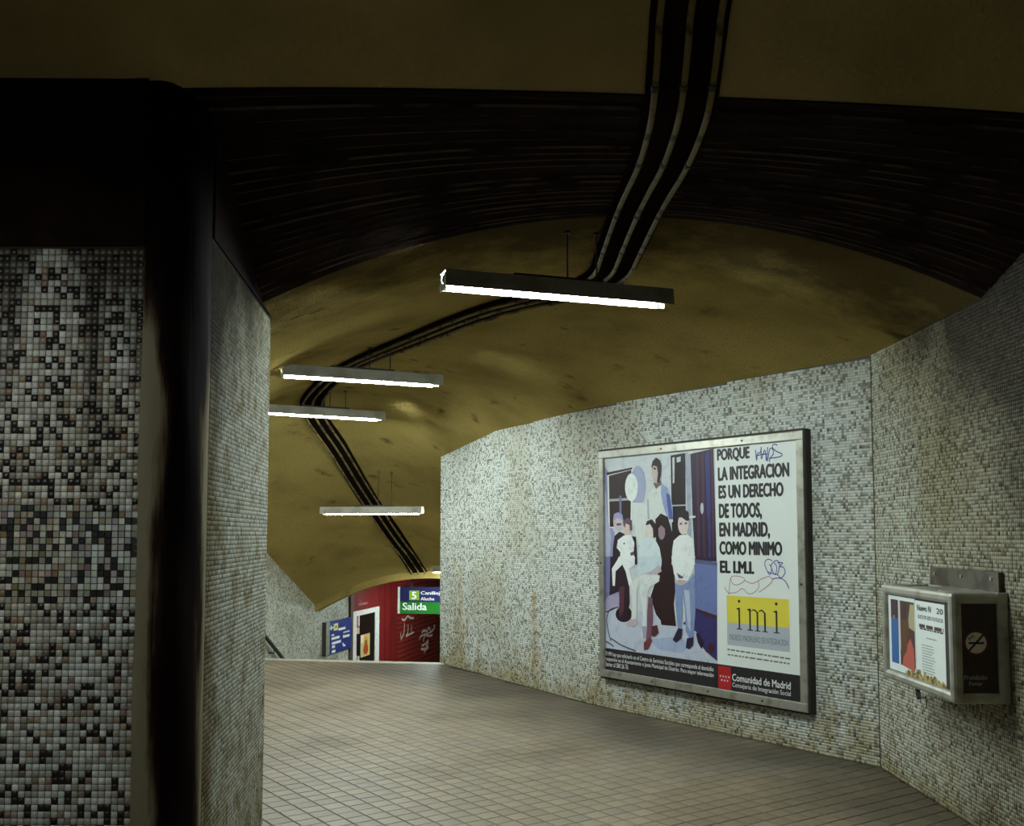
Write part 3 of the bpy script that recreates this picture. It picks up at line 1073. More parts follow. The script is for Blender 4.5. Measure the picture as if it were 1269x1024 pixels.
# plaster strip above the side mosaic of the pier
n_in = Vector((nose_end[1] - PE.y, PE.x - nose_end[0], 0)).normalized() * -1
a_, b_ = Vector((nose_end[0], nose_end[1], 0)), PE.copy()
vs = []
for p, zt in ((a_, 3.13), (b_, 2.672)):
    qn = p + n_in * 0.008
    vs += [(qn.x, qn.y, 2.667), (qn.x, qn.y, zt), (p.x, p.y, zt), (p.x, p.y, 2.667)]
pydata('plaster_strip', vs, [(0, 4, 5, 1), (0, 3, 7, 4), (1, 5, 6, 2), (0, 1, 2, 3), (4, 7, 6, 5)], M_SOOT, wall_left)


# =================================================================== PRINT HELPERS
class Plane:
    """flat surface with axes u (right) and v (up), n towards the viewer; all print is laid out in metres on it"""
    def __init__(self, o, u, v):
        self.o, self.u, self.v = Vector(o), Vector(u).normalized(), Vector(v).normalized()
        self.n = self.u.cross(self.v)

    def uv(self, px):
        p = on_plane(px[0], px[1], self.o, self.n) - self.o
        return p.dot(self.u), p.dot(self.v)

    def at(self, u, v, h=0.0):
        return self.o + self.u * u + self.v * v + self.n * h


def flat(name, pl, polys, material, parent, h, color_attr=False):
    """polys: list of uv outlines (optionally (outline, rgb, level))"""
    vs, fs, cs = [], [], []
    for i, it in enumerate(polys):
        out, rgb, lv = it if color_attr else (it, None, 0)
        b = len(vs)
        vs += [pl.at(u, v, h + lv * 0.00012) for u, v in out]
        fs.append(tuple(range(b, b + len(out))))
        if color_attr:
            cs += [rgb] * len(out)
    base = parent.matrix_world.translation if parent is not None else Vector()
    o = pydata(name, [p for p in vs], fs, material, None)
    bm = bmesh.new()
    bm.from_mesh(o.data)
    if color_attr:
        bm.free()
        col_attr(o.data, np.array(cs))
    else:
        bmesh.ops.triangulate(bm, faces=bm.faces[:])
        bm.to_mesh(o.data)
        bm.free()
    for p in o.data.polygons:
        pass
    put(o, parent)
    return o


def put(o, parent):
    """parent a mesh built in world coordinates, keeping it where it is"""
    if parent is None:
        return o
    bpy.context.view_layer.update()
    o.parent = parent
    o.matrix_parent_inverse = parent.matrix_world.inverted()
    return o


def ell(cx, cy, rx, ry, n=18, a0=0.0):
    return [(cx + rx * cos(a0 + 2 * pi * i / n), cy + ry * sin(a0 + 2 * pi * i / n)) for i in range(n)]


def rect(u0, v0, u1, v1):
    return [(u0, v0), (u1, v0), (u1, v1), (u0, v1)]


def lettering(name, text, pl, box_uv, material, parent, h, bold=0.0, shear=0.0):
    """text fitted into the rectangle box_uv=(u0, v0, u1, v1)"""
    cu = bpy.data.curves.new('t', 'FONT')
    cu.body = text
    cu.size = 1.0
    cu.resolution_u = 3
    cu.shear = shear
    ob = bpy.data.objects.new('t', cu)
    COL.objects.link(ob)
    dg = bpy.context.evaluated_depsgraph_get()
    me = bpy.data.meshes.new_from_object(ob.evaluated_get(dg))
    bpy.data.objects.remove(ob)
    me.name = name
    xs = [v.co.x for v in me.vertices]
    ys = [v.co.y for v in me.vertices]
    x0, x1, y0, y1 = min(xs), max(xs), min(ys), max(ys)
    u0, v0, u1, v1 = box_uv
    vs_ = [(v.co.x, v.co.y) for v in me.vertices]
    fs_ = [tuple(p.vertices) for p in me.polygons]
    bpy.data.meshes.remove(me)
    x0, x1, y0, y1 = x0 - bold, x1 + bold, y0 - bold * 0.5, y1 + bold * 0.5
    offs = [(0, 0)] if bold == 0 else [(-bold, 0), (-bold / 2, bold * 0.5), (0, -bold * 0.5), (bold / 2, bold * 0.5), (bold, 0), (0, 0)]
    V_, F_ = [], []
    for k, (ox, oy) in enumerate(offs):
        b = len(V_)
        for x, y in vs_:
            u = u0 + (x + ox - x0) / (x1 - x0) * (u1 - u0)
            w_ = v0 + (y + oy - y0) / (y1 - y0) * (v1 - v0)
            V_.append(pl.at(u, w_, h + k * 0.00006))
        F_ += [tuple(b + i for i in f) for f in fs_]
    return put(pydata(name, V_, F_, material), parent)


def stroke(name, pl, pts, wd, material, parent, h):
    """flat marker line"""
    P = [Vector((p[0], p[1])) for p in pts]
    vs, fs = [], []
    for i, p in enumerate(P):
        t = (P[min(i + 1, len(P) - 1)] - P[max(i - 1, 0)])
        t = t.normalized() if t.length > 1e-9 else Vector((1, 0))
        nn = Vector((-t.y, t.x)) * wd / 2
        vs += [pl.at(p.x + nn.x, p.y + nn.y, h), pl.at(p.x - nn.x, p.y - nn.y, h)]
    for i in range(len(P) - 1):
        fs.append((2 * i, 2 * i + 1, 2 * i + 3, 2 * i + 2))
    return put(pydata(name, vs, fs, material), parent)


def curvy(pts, sub=5):
    """Catmull-Rom through points"""
    P = [pts[0]] + list(pts) + [pts[-1]]
    out = []
    for i in range(1, len(P) - 2):
        for k in range(sub):
            t = k / sub
            r = []
            for d in (0, 1):
                p0, p1, p2, p3 = P[i - 1][d], P[i][d], P[i + 1][d], P[i + 2][d]
                r.append(0.5 * ((2 * p1) + (-p0 + p2) * t + (2 * p0 - 5 * p1 + 4 * p2 - p3) * t * t + (-p0 + 3 * p1 - 3 * p2 + p3) * t ** 3))
            out.append(tuple(r))
    out.append(tuple(pts[-1]))
    return out


def px_rect(pl, tl, br):
    a, b = pl.uv(tl), pl.uv(br)
    return (a[0], b[1], b[0], a[1])


def word_bars(pl, a, b, hgt, seed):
    """a line of print too small to read: word-length dashes from a to b"""
    r = random.Random(seed)
    out = []
    u = a[0]
    while u < b[0] - 0.005:
        wd = min(r.uniform(0.6, 2.6) * hgt * 2.2, b[0] - u)
        f = (u - a[0]) / (b[0] - a[0])
        v = a[1] + (b[1] - a[1]) * f
        out.append(rect(u, v - hgt / 2, u + wd, v + hgt / 2))
        u += wd + hgt * 0.9
    return out


# =================================================================== ADVERTISING POSTER
depth = 0.075
p_tl = on_plane(741, 560, CORNER - AN * depth, AN)
p_tr = on_plane(994, 533, CORNER - AN * depth, AN)
p_bl = on_plane(743, 838, CORNER - AN * depth, AN)
PW = (Vector((p_tr.x, p_tr.y, 0)) - Vector((p_tl.x, p_tl.y, 0))).length
PZ0, PZ1 = p_bl.z, p_tl.z
PH = PZ1 - PZ0
base = Vector((p_tl.x, p_tl.y, PZ0))
ang_p = atan2(-AD.y, -AD.x)
poster = thing('advertising_poster', (base.x, base.y, base.z), 'large framed poster with a family photograph and bold black text on the poster wall', 'poster', rotz=ang_p)
bpy.context.view_layer.update()
# frame in local coords: x along wall to the right, y into the wall, z up
fw = 0.062
bars = [((PW / 2, depth / 2, fw / 2), (PW, depth, fw)), ((PW / 2, depth / 2, PH - fw / 2), (PW, depth, fw)),
        ((fw / 2, depth / 2, PH / 2), (fw, depth, PH - 2 * fw)), ((PW - fw / 2, depth / 2, PH / 2), (fw, depth, PH - 2 * fw))]
for c_, s_ in bars:
    box('frame_bar', (c_[0], c_[1] - 0.002, c_[2]), (s_[0], s_[1] - 0.004, s_[2]), M_ALU, poster, 0.004)
# dark outer lip round the frame
for c_, s_ in (((PW + 0.008, depth / 2 + 0.008, PH / 2), (0.014, depth - 0.018, PH + 0.02)), ((-0.008, depth / 2 + 0.012, PH / 2), (0.014, depth - 0.026, PH + 0.02)),
               ((PW / 2, depth / 2 + 0.008, -0.008), (PW, depth - 0.018, 0.014)), ((PW / 2, depth / 2 + 0.008, PH + 0.008), (PW, depth - 0.018, 0.014))):
    box('frame_edge', c_, s_, M_DARKEDGE, poster)
# joints of the frame with small screws
for x, z in ((PW * 0.36, PH - fw / 2), (PW * 0.75, PH - fw / 2), (PW * 0.3, fw / 2), (PW * 0.82, fw / 2), (PW * 0.58, fw / 2), (fw / 2, PH * 0.5), (PW - fw / 2, PH * 0.45)):
    tube('frame_screw', [(x, -0.001, z), (x, -0.0055, z)], 0.008, M_DARKEDGE, poster, n=8)
box('paper', (PW / 2, 0.03, PH / 2), (PW - 2 * fw + 0.01, 0.01, PH - 2 * fw + 0.01), M_PAPER, poster)

PP = Plane(poster.matrix_world @ Vector((0, 0.025, 0)), -AD, (0, 0, 1))
IU0, IU1, IV0, IV1 = fw - 0.002, PW - fw + 0.002, fw - 0.002, PH - fw + 0.002
uv = PP.uv


def z1(*pts):       # points read off an enlarged view of the upper half of the picture
    return [uv((740 + x / 6.827, 550 + y / 6.827)) for x, y in pts]


def z2(*pts):       # and of the lower half
    return [uv((740 + x / 6.02, 690 + y / 6.02)) for x, y in pts]


def e1(cx, cy, rx, ry, n=16):
    return z1(*ell(cx, cy, rx, ry, n))


def e2(cx, cy, rx, ry, n=16):
    return z2(*ell(cx, cy, rx, ry, n))


def s(r, g, b):
    f = lambda c_: ((c_ / 255 + 0.055) / 1.055) ** 2.4 if c_ > 10 else c_ / 255 / 12.92
    return (f(r), f(g), f(b))


u_split = uv((888, 700))[0]
v_black = uv((750, 803))[1]
WALLC, DARK, PURP = s(206, 212, 214), s(38, 22, 26), s(52, 36, 62)
SKIN, SHIRT, WHT = s(226, 214, 206), s(150, 165, 205), s(236, 240, 238)
pic = []
def add(o, rgb, lv):
    pic.append((o, rgb, lv))
add(rect(IU0, v_black, u_split, IV1), WALLC, 0)
add(z1((30, 130), (95, 240), (95, 640), (150, 760), (140, 1024), (30, 1024)), s(150, 152, 190), 1)
add(z1((40, 330), (75, 420), (85, 600), (120, 800), (100, 1010), (45, 1010), (60, 760)), s(188, 192, 214), 2)
add(z1((85, 262), (300, 205), (305, 225), (292, 700), (95, 715)), s(232, 234, 232), 1)
add(z1((100, 272), (290, 222), (282, 690), (108, 705)), s(46, 28, 28), 2)
add(z1((105, 470), (285, 458), (285, 478), (105, 490)), s(178, 176, 186), 3)
add(z1((188, 440), (206, 440), (208, 690), (190, 690)), s(120, 115, 145), 3)
add(z1((80, 245), (300, 200), (296, 218), (84, 268)), s(60, 40, 40), 3)
# doorway and shuttered door at the right
add(z1((622, 100), (748, 78), (752, 1024), (640, 1024)), s(34, 20, 24), 1)
add(z1((636, 118), (656, 114), (654, 330), (640, 340)), s(200, 204, 210), 2)
add(z1((672, 118), (708, 108), (706, 152), (674, 160)), s(196, 200, 206), 2)
add(z1((745, 80), (790, 70), (800, 800), (770, 800), (755, 400)), s(170, 175, 190), 2)
add(z1((790, 88), (985, 38), (1012, 1000), (830, 985), (808, 640)), PURP, 2)
for k, xx in enumerate((838, 882, 930, 962)):
    add(z1((xx, 85 - k * 8), (xx + 18, 82 - k * 8), (xx + 34, 960), (xx + 16, 960)), s(86, 50, 66) if k != 2 else s(62, 62, 120), 3)
add(z1((915, 80), (950, 70), (962, 560), (930, 640)), s(58, 60, 122), 3)
add(z1((770, 55), (985, 15), (986, 42), (772, 90)), s(214, 214, 212), 3)
add(e1(888, 548, 14, 48), s(196, 196, 206), 4)
add(z1((780, 612), (834, 610), (834, 626), (780, 632)), s(226, 226, 220), 5)
add(z1((590, 520), (750, 515), (750, 526), (590, 532)), s(190, 190, 190), 4)
# wall and ground of the yard
add(z2((720, 18), (896, 42), (896, 70), (722, 48)), s(96, 96, 132), 3)
add(z2((726, 45), (896, 68), (896, 440), (730, 392)), s(112, 124, 176), 2)
add(z2((30, 330), (165, 370), (420, 430), (560, 480), (730, 520), (896, 560), (896, 845), (30, 700)), s(196, 202, 218), 1)
add(z2((30, 200), (165, 250), (165, 380), (30, 410)), s(170, 160, 190), 1)
add(z2((40, 0), (140, 0), (120, 250), (60, 330), (40, 300)), s(128, 128, 172), 2)
add(z2((735, 385), (896, 440), (896, 480), (735, 420)), s(70, 40, 48), 3)
add(z2((640, 500), (735, 400), (896, 475), (896, 780), (800, 700), (740, 560)), s(58, 52, 104), 3)
add(z2((380, 620), (560, 600), (700, 640), (640, 720), (470, 700)), s(172, 184, 214), 2)
add(z2((450, 330), (560, 250), (590, 520), (480, 510)), s(44, 22, 22), 2)
add(e2(200, 430, 62, 60), s(44, 26, 30), 3)
# hose on the ground
for arc in ([(160, 378), (95, 400), (72, 470), (85, 560), (105, 630)], [(105, 610), (180, 660), (290, 705)], [(45, 622), (90, 645), (125, 672)], [(135, 385), (90, 405), (45, 420)]):
    P = curvy([uv((740 + x / 6.02, 690 + y / 6.02)) for x, y in arc], 4)
    for a, b in zip(P[:-1], P[1:]):
        d_ = Vector((b[0] - a[0], b[1] - a[1]))
        if d_.length < 1e-6:
            continue
        nn = Vector((-d_.y, d_.x)).normalized() * 0.0055
        add([(a[0] + nn.x, a[1] + nn.y), (b[0] + nn.x, b[1] + nn.y), (b[0] - nn.x, b[1] - nn.y), (a[0] - nn.x, a[1] - nn.y)], s(66, 62, 78), 4)
# big white tub held up against the wall
add(e1(345, 358, 66, 170, 24), s(164, 172, 200), 5)
add(e1(292, 370, 54, 118, 24), s(232, 238, 232), 6)
# tall figure at the back
add(z1((300, 640), (300, 500), (400, 500), (432, 420), (520, 350), (600, 380), (640, 560), (645, 660), (420, 820), (350, 860)), s(218, 224, 220), 5)
add(z1((545, 335), (600, 375), (640, 520), (645, 640), (600, 640), (560, 520), (540, 420)), SHIRT, 6)
add(z1((585, 420), (615, 430), (645, 640), (612, 640)), s(84, 96, 158), 7)
add(z1((425, 470), (436, 470), (446, 640), (430, 640)), s(170, 178, 186), 7)
add(z1((478, 335), (540, 310), (545, 345), (500, 385)), s(120, 96, 96), 6)
add(e1(503, 225, 40, 112), s(202, 184, 178), 7)
add(z1((462, 190), (470, 150), (500, 118), (535, 140), (548, 190), (542, 270), (528, 330), (508, 330), (516, 250), (508, 195), (478, 185), (466, 215)), s(40, 24, 24), 8)
add(z1((478, 200), (500, 205), (498, 222), (480, 218)), s(70, 44, 44), 9)
# woman at the left edge holding a small child
add(z1((150, 780), (190, 745), (250, 770), (330, 790), (345, 1024), (130, 1024), (135, 880)), s(44, 30, 42), 5)
add(z2((100, 0), (170, 0), (240, 150), (245, 350), (215, 480), (170, 470), (165, 260), (95, 290)), s(46, 30, 40), 4)
add(z2((168, 225), (205, 220), (200, 400), (175, 460), (165, 400)), s(88, 52, 60), 5)
add(e1(180, 660, 42, 78), s(206, 190, 200), 6)
add(z1((138, 640), (145, 595), (180, 580), (215, 600), (226, 660), (205, 640), (170, 625), (150, 650)), s(160, 160, 196), 7)
add(z1((165, 676), (205, 672), (205, 690), (168, 694)), s(96, 66, 90), 8)
add(e1(258, 710, 38, 74), s(214, 196, 184), 7)
add(z1((226, 690), (232, 645), (262, 625), (296, 650), (300, 730), (280, 740), (276, 690), (246, 675), (236, 715)), s(104, 78, 92), 8)
add(z1((232, 775), (290, 770), (318, 840), (312, 910), (322, 1024), (190, 1024), (200, 920), (168, 880), (178, 815)), WHT, 8)
add(z1((222, 842), (240, 838), (232, 856)), s(50, 50, 60), 9)
add(z1((280, 925), (315, 910), (318, 940), (290, 950)), s(110, 78, 104), 9)
add(z2((165, 0), (285, 0), (280, 70), (240, 90), (265, 200), (240, 220), (215, 110), (190, 60), (140, 110), (135, 220), (118, 225), (112, 90), (150, 30)), WHT, 8)
add(z2((110, 215), (150, 225), (125, 275), (92, 290), (95, 260)), s(44, 32, 48), 9)
# dark-haired woman behind
add(z1((495, 640), (540, 590), (600, 620), (640, 760), (690, 760), (690, 1024), (545, 1024), (500, 820)), s(42, 22, 24), 6)
add(z2((470, 0), (570, 0), (585, 250), (560, 480), (500, 510), (440, 430), (400, 300), (460, 120)), s(42, 20, 22), 4)
add(e1(548, 740, 32, 74), s(160, 132, 146), 7)
add(z1((500, 700), (520, 640), (560, 620), (600, 660), (598, 780), (580, 800), (575, 720), (545, 690), (520, 720), (520, 800), (506, 780)), s(38, 22, 24), 8)
# girl sitting in the middle
add(e1(445, 735, 34, 76), s(226, 216, 208), 9)
add(z1((412, 690), (425, 655), (465, 640), (498, 680), (502, 790), (478, 800), (474, 720), (450, 680), (424, 690)), s(50, 32, 34), 10)
add(z1((365, 830), (420, 795), (490, 805), (530, 880), (550, 990), (535, 1024), (350, 1024), (352, 930)), s(216, 228, 230), 9)
add(z2((305, 0), (480, 0), (484, 50), (470, 120), (330, 150), (300, 130)), s(204, 218, 224), 9)
add(z2((465, 60), (485, 110), (400, 150), (330, 150), (345, 128), (400, 112)), s(196, 182, 190), 10)
add(z2((300, 160), (360, 130), (470, 140), (465, 185), (400, 225), (380, 260), (372, 400), (372, 560), (345, 610), (330, 590), (345, 420), (322, 280), (320, 200), (300, 240), (296, 470), (258, 470), (262, 330), (244, 230), (262, 190)), s(222, 226, 222), 10)
add(z2((248, 470), (300, 462), (305, 500), (270, 525), (215, 512), (225, 490)), s(198, 182, 190), 11)
add(z2((335, 520), (375, 520), (370, 600), (345, 615)), s(176, 164, 186), 11)
add(z2((385, 300), (415, 310), (420, 440), (412, 560), (400, 640), (365, 640), (372, 560), (376, 420)), s(120, 84, 104), 9)
add(z2((350, 640), (402, 600), (410, 630), (385, 690), (352, 700)), s(120, 56, 62), 11)
add(z2((410, 520), (450, 510), (462, 570), (430, 600), (408, 590)), s(82, 40, 44), 10)
# boy standing at the right
add(e1(732, 680, 46, 92), s(222, 208, 204), 9)
add(z1((678, 640), (684, 580), (730, 545), (776, 580), (782, 650), (760, 655), (740, 640), (720, 625), (696, 625)), s(46, 32, 38), 10)
add(z1((700, 672), (722, 668), (722, 684), (702, 688)), s(110, 84, 88), 11)
add(z1((742, 668), (764, 666), (764, 682), (744, 684)), s(110, 84, 88), 11)
add(z1((650, 820), (700, 775), (770, 770), (815, 810), (832, 1024), (632, 1024), (638, 900)), WHT, 9)
add(z2((556, 0), (735, 0), (722, 90), (680, 180), (640, 200), (605, 190), (575, 130)), WHT, 9)
add(z2((596, 120), (640, 150), (655, 125), (640, 165), (612, 160)), s(90, 90, 110), 10)
add(z2((590, 180), (625, 172), (665, 178), (668, 200), (630, 218), (596, 205)), s(200, 178, 182), 11)
add(z2((582, 195), (625, 215), (645, 215), (680, 190), (725, 120), (735, 200), (735, 420), (722, 600), (690, 612), (665, 560), (655, 380), (635, 260), (640, 420), (632, 545), (606, 545), (590, 400)), s(132, 150, 192), 8)
add(z2((650, 250), (690, 250), (700, 440), (700, 560), (678, 520), (664, 380)), s(186, 196, 218), 9)
add(z2((606, 535), (640, 540), (632, 610), (590, 642), (566, 622), (580, 590)), s(44, 36, 60), 10)
add(z2((672, 610), (722, 600), (718, 660), (690, 692), (664, 680)), s(44, 36, 60), 10)
add(z2((738, 570), (765, 580), (800, 650), (780, 690), (752, 640)), s(40, 28, 44), 5)
add(z2((786, 692), (800, 690), (862, 800), (846, 804)), s(216, 214, 214), 6)
add(e2(850, 680, 26, 36), s(74, 36, 44), 5)
pic = [(o_, c_, k * 0.25) for k, (o_, c_, l_) in enumerate(sorted(pic, key=lambda t_: t_[2]))]
picture = flat('printed_picture', PP, pic, M_PHOTO, poster, 0.0004, True)
stripv = [uv((746, 803)), uv((888, 824.5)), uv((990, 839.5))]
v_blk = sum(p[1] for p in stripv) / 3
flat('black_band', PP, [rect(IU0, IV0, IU1, v_black)], M_INK, poster, 0.0042)
for txt, tl, br in (('PORQUE', (888.5, 557.8), (929.3, 569.9)), ('LA INTEGRACION', (889.5, 580.3), (978.5, 590.3)), ('ES UN DERECHO', (890.2, 602.7), (971.4, 614.4)),
                    ('DE TODOS,', (890.8, 625.3), (944.5, 643.5)), ('EN MADRID,', (891.2, 648.7), (954.6, 667.5)), ('COMO MINIMO', (891.4, 671.8), (969.8, 688.5)), ('EL I.M.I.', (892, 695.8), (935, 711.3))):
    u0_, v0_, u1_, v1_ = px_rect(PP, tl, br)
    lettering('headline', txt, PP, (u0_, v0_ - 0.006, u1_, v1_ + 0.006), M_INK, poster, 0.001, bold=0.07)
Y0, Y1 = uv((900.6, 738)), uv((978.5, 778.8))
G1 = uv((978.5, 808.5))
flat('yellow_block', PP, [rect(Y0[0], Y1[1], Y1[0], Y0[1])], M_YELLOW, poster, 0.0008)
flat('grey_block', PP, [rect(Y0[0], G1[1], Y1[0], Y1[1])], mat('grey_print', s(182, 188, 196), 0.5), poster, 0.0008)


def imi_polys():
    out = []
    def i_(uL, vb, hx, wd):
        o = []
        o.append(rect(uL - wd * 0.22, vb, uL + wd * 0.22, vb + hx))                       # stem
        o.append([(uL - wd * 0.8, vb), (uL + wd * 0.8, vb), (uL + wd * 0.7, vb + hx * 0.045), (uL - wd * 0.7, vb + hx * 0.045)])
        o.append([(uL - wd * 0.8, vb + hx * 0.93), (uL - wd * 0.2, vb + hx * 0.9), (uL - wd * 0.2, vb + hx), (uL - wd * 0.7, vb + hx * 0.965)])
        return o
    a0 = uv((870 + 232 / 5.393, 700 + 432 / 5.393))
    a1 = uv((870 + 268 / 5.393, 700 + 290 / 5.393))
    hx = a1[1] - a0[1]
    vb = a0[1]
    wd = (a1[0] - a0[0]) * 0.62
    c1 = (a0[0] + a1[0]) / 2
    out += i_(c1, vb, hx, wd)
    out.append(ell(c1, vb + hx * 1.30, wd * 0.34, wd * 0.34, 12))
    b0 = uv((870 + 480 / 5.393, 700 + 455 / 5.393))
    b1 = uv((870 + 518 / 5.393, 700 + 300 / 5.393))
    c2 = (b0[0] + b1[0]) / 2
    out += i_(c2, vb, hx, wd)
    out.append(ell(c2, vb + hx * 1.30, wd * 0.34, wd * 0.34, 12))
    m0 = uv((870 + 306 / 5.393, 700 + 440 / 5.393))[0]
    m1 = uv((870 + 440 / 5.393, 700 + 440 / 5.393))[0]
    xs = [m0 + wd * 0.7, (m0 + m1) / 2, m1 - wd * 0.7]
    for k, x in enumerate(xs):
        out += i_(x, vb, hx * (1.0 if k == 0 else 0.86), wd)[:3 if k == 0 else 2]
    for x0_, x1_ in ((xs[0], xs[1]), (xs[1], xs[2])):
        N_ = 7
        P1 = [(x0_ + (x1_ - x0_) * i / N_ + wd * 0.1, vb + hx * (0.80 + 0.19 * sin(pi * (0.1 + 0.8 * i / N_)))) for i in range(N_ + 1)]
        P2 = [(u, v - hx * (0.03 + 0.07 * i / N_)) for i, (u, v) in enumerate(P1)]
        out.append(P1 + P2[::-1])
    return out


flat('imi_logo', PP, imi_polys(), M_INK, poster, 0.0014)
lettering('grey_caption', 'INGRESO MADRILEÑO DE INTEGRACION', PP, px_rect(PP, (904.5, 784), (976.6, 801.2)), mat('grey_ink', s(108, 112, 124), 0.5), poster, 0.0014, bold=0.0)
sm = word_bars(PP, uv((901.5, 805)), uv((979.5, 817)), 0.011, 3) + word_bars(PP, uv((902, 811.5)), uv((979.5, 823)), 0.011, 4)
flat('small_print', PP, sm, mat('soft_ink', s(120, 120, 116), 0.6), poster, 0.001)
R0, R1 = uv((890.5, 828)), uv((906.8, 855.5))
flat('red_block', PP, [rect(R0[0], R1[1], R1[0], v_black - 0.012)], mat('red_print', s(176, 22, 30), 0.5), poster, 0.0046)
st = []
for row, xs, y in ((0, (-0.33, -0.11, 0.11, 0.33), 0.55), (1, (-0.22, 0.0, 0.22), 0.38)):
    for x in xs:
        cu_, cv_ = (R0[0] + R1[0]) / 2 + x * (R1[0] - R0[0]), R1[1] + y * (v_black - 0.012 - R1[1])
        pts = []
        for k in range(10):
            rr = 0.0095 if k % 2 == 0 else 0.0045
            pts.append((cu_ + rr * sin(pi * k / 5), cv_ + rr * cos(pi * k / 5)))
        st.append(pts)
flat('star', PP, st, M_LETTER, poster, 0.0052)
lettering('footer_name', 'Comunidad de Madrid', PP, px_rect(PP, (907.9, 834.8), (980.6, 855.2)), M_LETTER, poster, 0.0052, bold=0.018)
lettering('footer_office', 'Consejeria de Integración Social', PP, px_rect(PP, (908.1, 845.6), (980.6, 865.0)), M_LETTER, poster, 0.0052, bold=0.004)
for k, (txt, tl, br) in enumerate((('El IMI hay que solicitarlo en el Centro de Servicios Sociales que corresponda al domicilio', (751.3, 807.2), (885, 834.2)),
                                   ('respectivo en el Ayuntamiento o Junta Municipal de Distrito. Para mayor información', (751.3, 813.8), (885, 841.2)),
                                   ('llamar al 580 26 76', (751.3, 820), (779, 830)))):
    lettering('footer_text', txt, PP, px_rect(PP, tl, br), M_LETTER, poster, 0.0052, bold=0.012)
# marker scribbles on the poster
def g3(*pts):
    return [uv((870 + x / 5.393, 530 + y / 5.393)) for x, y in pts]
def g4(*pts):
    return [uv((870 + x / 5.393, 700 + y / 5.393)) for x, y in pts]
for pts in ([(358, 150), (366, 220), (372, 175), (392, 165), (396, 130), (398, 210), (420, 150), (432, 225), (440, 130)], [(362, 190), (400, 180), (438, 178)],
            [(440, 225), (452, 150), (470, 140), (478, 175), (456, 205), (452, 230)], [(505, 118), (480, 112), (472, 135), (500, 160), (536, 178), (520, 196), (450, 206)]):
    stroke('marker_scribble', PP, curvy(g3(*pts)), 0.008, M_BLUEINK, poster, 0.0018)
for pts in ([(470, 890), (440, 880), (420, 905), (432, 950), (455, 985), (465, 940), (450, 915)], [(475, 900), (462, 930), (490, 985), (500, 930), (480, 900), (505, 890), (520, 920), (505, 985)],
            [(505, 905), (540, 905), (520, 930), (545, 935), (556, 970), (530, 1005), (505, 985), (470, 975), (440, 965)]):
    stroke('marker_scribble', PP, curvy(g3(*pts)), 0.0065, M_VIOINK, poster, 0.0018)
stroke('marker_scribble', PP, curvy(g4((470, 95), (520, 90), (560, 115), (582, 160))), 0.0065, M_VIOINK, poster, 0.0018)
for pts in ([(190, 85), (205, 125), (240, 135), (285, 105), (262, 82), (200, 80), (185, 140), (182, 200)], [(285, 105), (340, 125), (400, 95), (450, 80), (470, 110), (430, 150), (380, 185)],
            [(182, 190), (230, 185), (272, 160), (310, 195), (350, 185), (380, 150), (378, 110)], [(150, 150), (165, 175), (182, 195)]):
    stroke('marker_scribble', PP, curvy(g4(*pts)), 0.0045, M_REDINK, poster, 0.0018)

# =================================================================== LITTER BIN with notices
BX0, BX1 = 2.100, XB - 0.004           # front face X, wall side
BY0, BY1 = 4.86, 5.78
BZ0, BZ1 = 0.695, 1.222
bin_ = thing('litter_bin', (XB, (BY0 + BY1) / 2, BZ0), 'aluminium wall bin with notices behind its front and a no smoking sign on its end', 'litter bin')
bpy.context.view_layer.update()


def wbox(name, lo, hi, material, parent, bevel=0.0):
    c_ = [(a + b) / 2 for a, b in zip(lo, hi)]
    s_ = [b - a for a, b in zip(lo, hi)]
    o = box(name, c_, s_, material, None, bevel)
    return put(o, parent)


fr = 0.055
dxx = BX1 - BX0
# rounded aluminium frame: posts and rails
for y in (BY0, BY1 - fr):
    wbox('corner_post', (BX0, y, BZ0), (BX0 + fr, y + fr, BZ1), M_ALU, bin_, 0.018)
    wbox('back_post', (BX1 - fr, y, BZ0), (BX1, y + fr, BZ1), M_ALU, bin_, 0.006)
for z in (BZ0, BZ1 - fr):
    wbox('front_rail', (BX0 + 0.001, BY0 + 0.004, z), (BX0 + fr, BY1 - 0.004, z + fr), M_ALU, bin_, 0.018)
    for y in (BY0, BY1 - fr):
        wbox('end_rail', (BX0 + 0.004, y + 0.001, z), (BX1 - 0.001, y + fr, z + fr), M_ALU, bin_, 0.018)
wbox('back_rail', (BX1 - 0.03, BY0, BZ1 - 0.05), (BX1, BY1, BZ1), M_ALU, bin_, 0.005)
wbox('bottom_panel', (BX0 + 0.02, BY0 + 0.02, BZ0 + 0.005), (BX1, BY1 - 0.02, BZ0 + 0.02), M_PAINT, bin_)
wbox('front_panel', (BX0 + 0.022, BY0 + 0.03, BZ0 + 0.03), (BX0 + 0.034, BY1 - 0.03, BZ1 - 0.03), M_DARKEDGE, bin_)
end_panel = wbox('end_panel', (BX0 + 0.03, BY0 + 0.014, BZ0 + 0.03), (BX1 - 0.03, BY0 + 0.022, BZ1 - 0.03), M_BROWNP, bin_)
wbox('end_panel', (BX0 + 0.03, BY1 - 0.022, BZ0 + 0.03), (BX1 - 0.03, BY1 - 0.014, BZ1 - 0.03), M_BROWNP, bin_)
wbox('inner_liner', (BX0 + 0.05, BY0 + 0.05, BZ0 + 0.03), (BX1 - 0.035, BY1 - 0.05, BZ1 - 0.1), M_SOCKET, bin_)
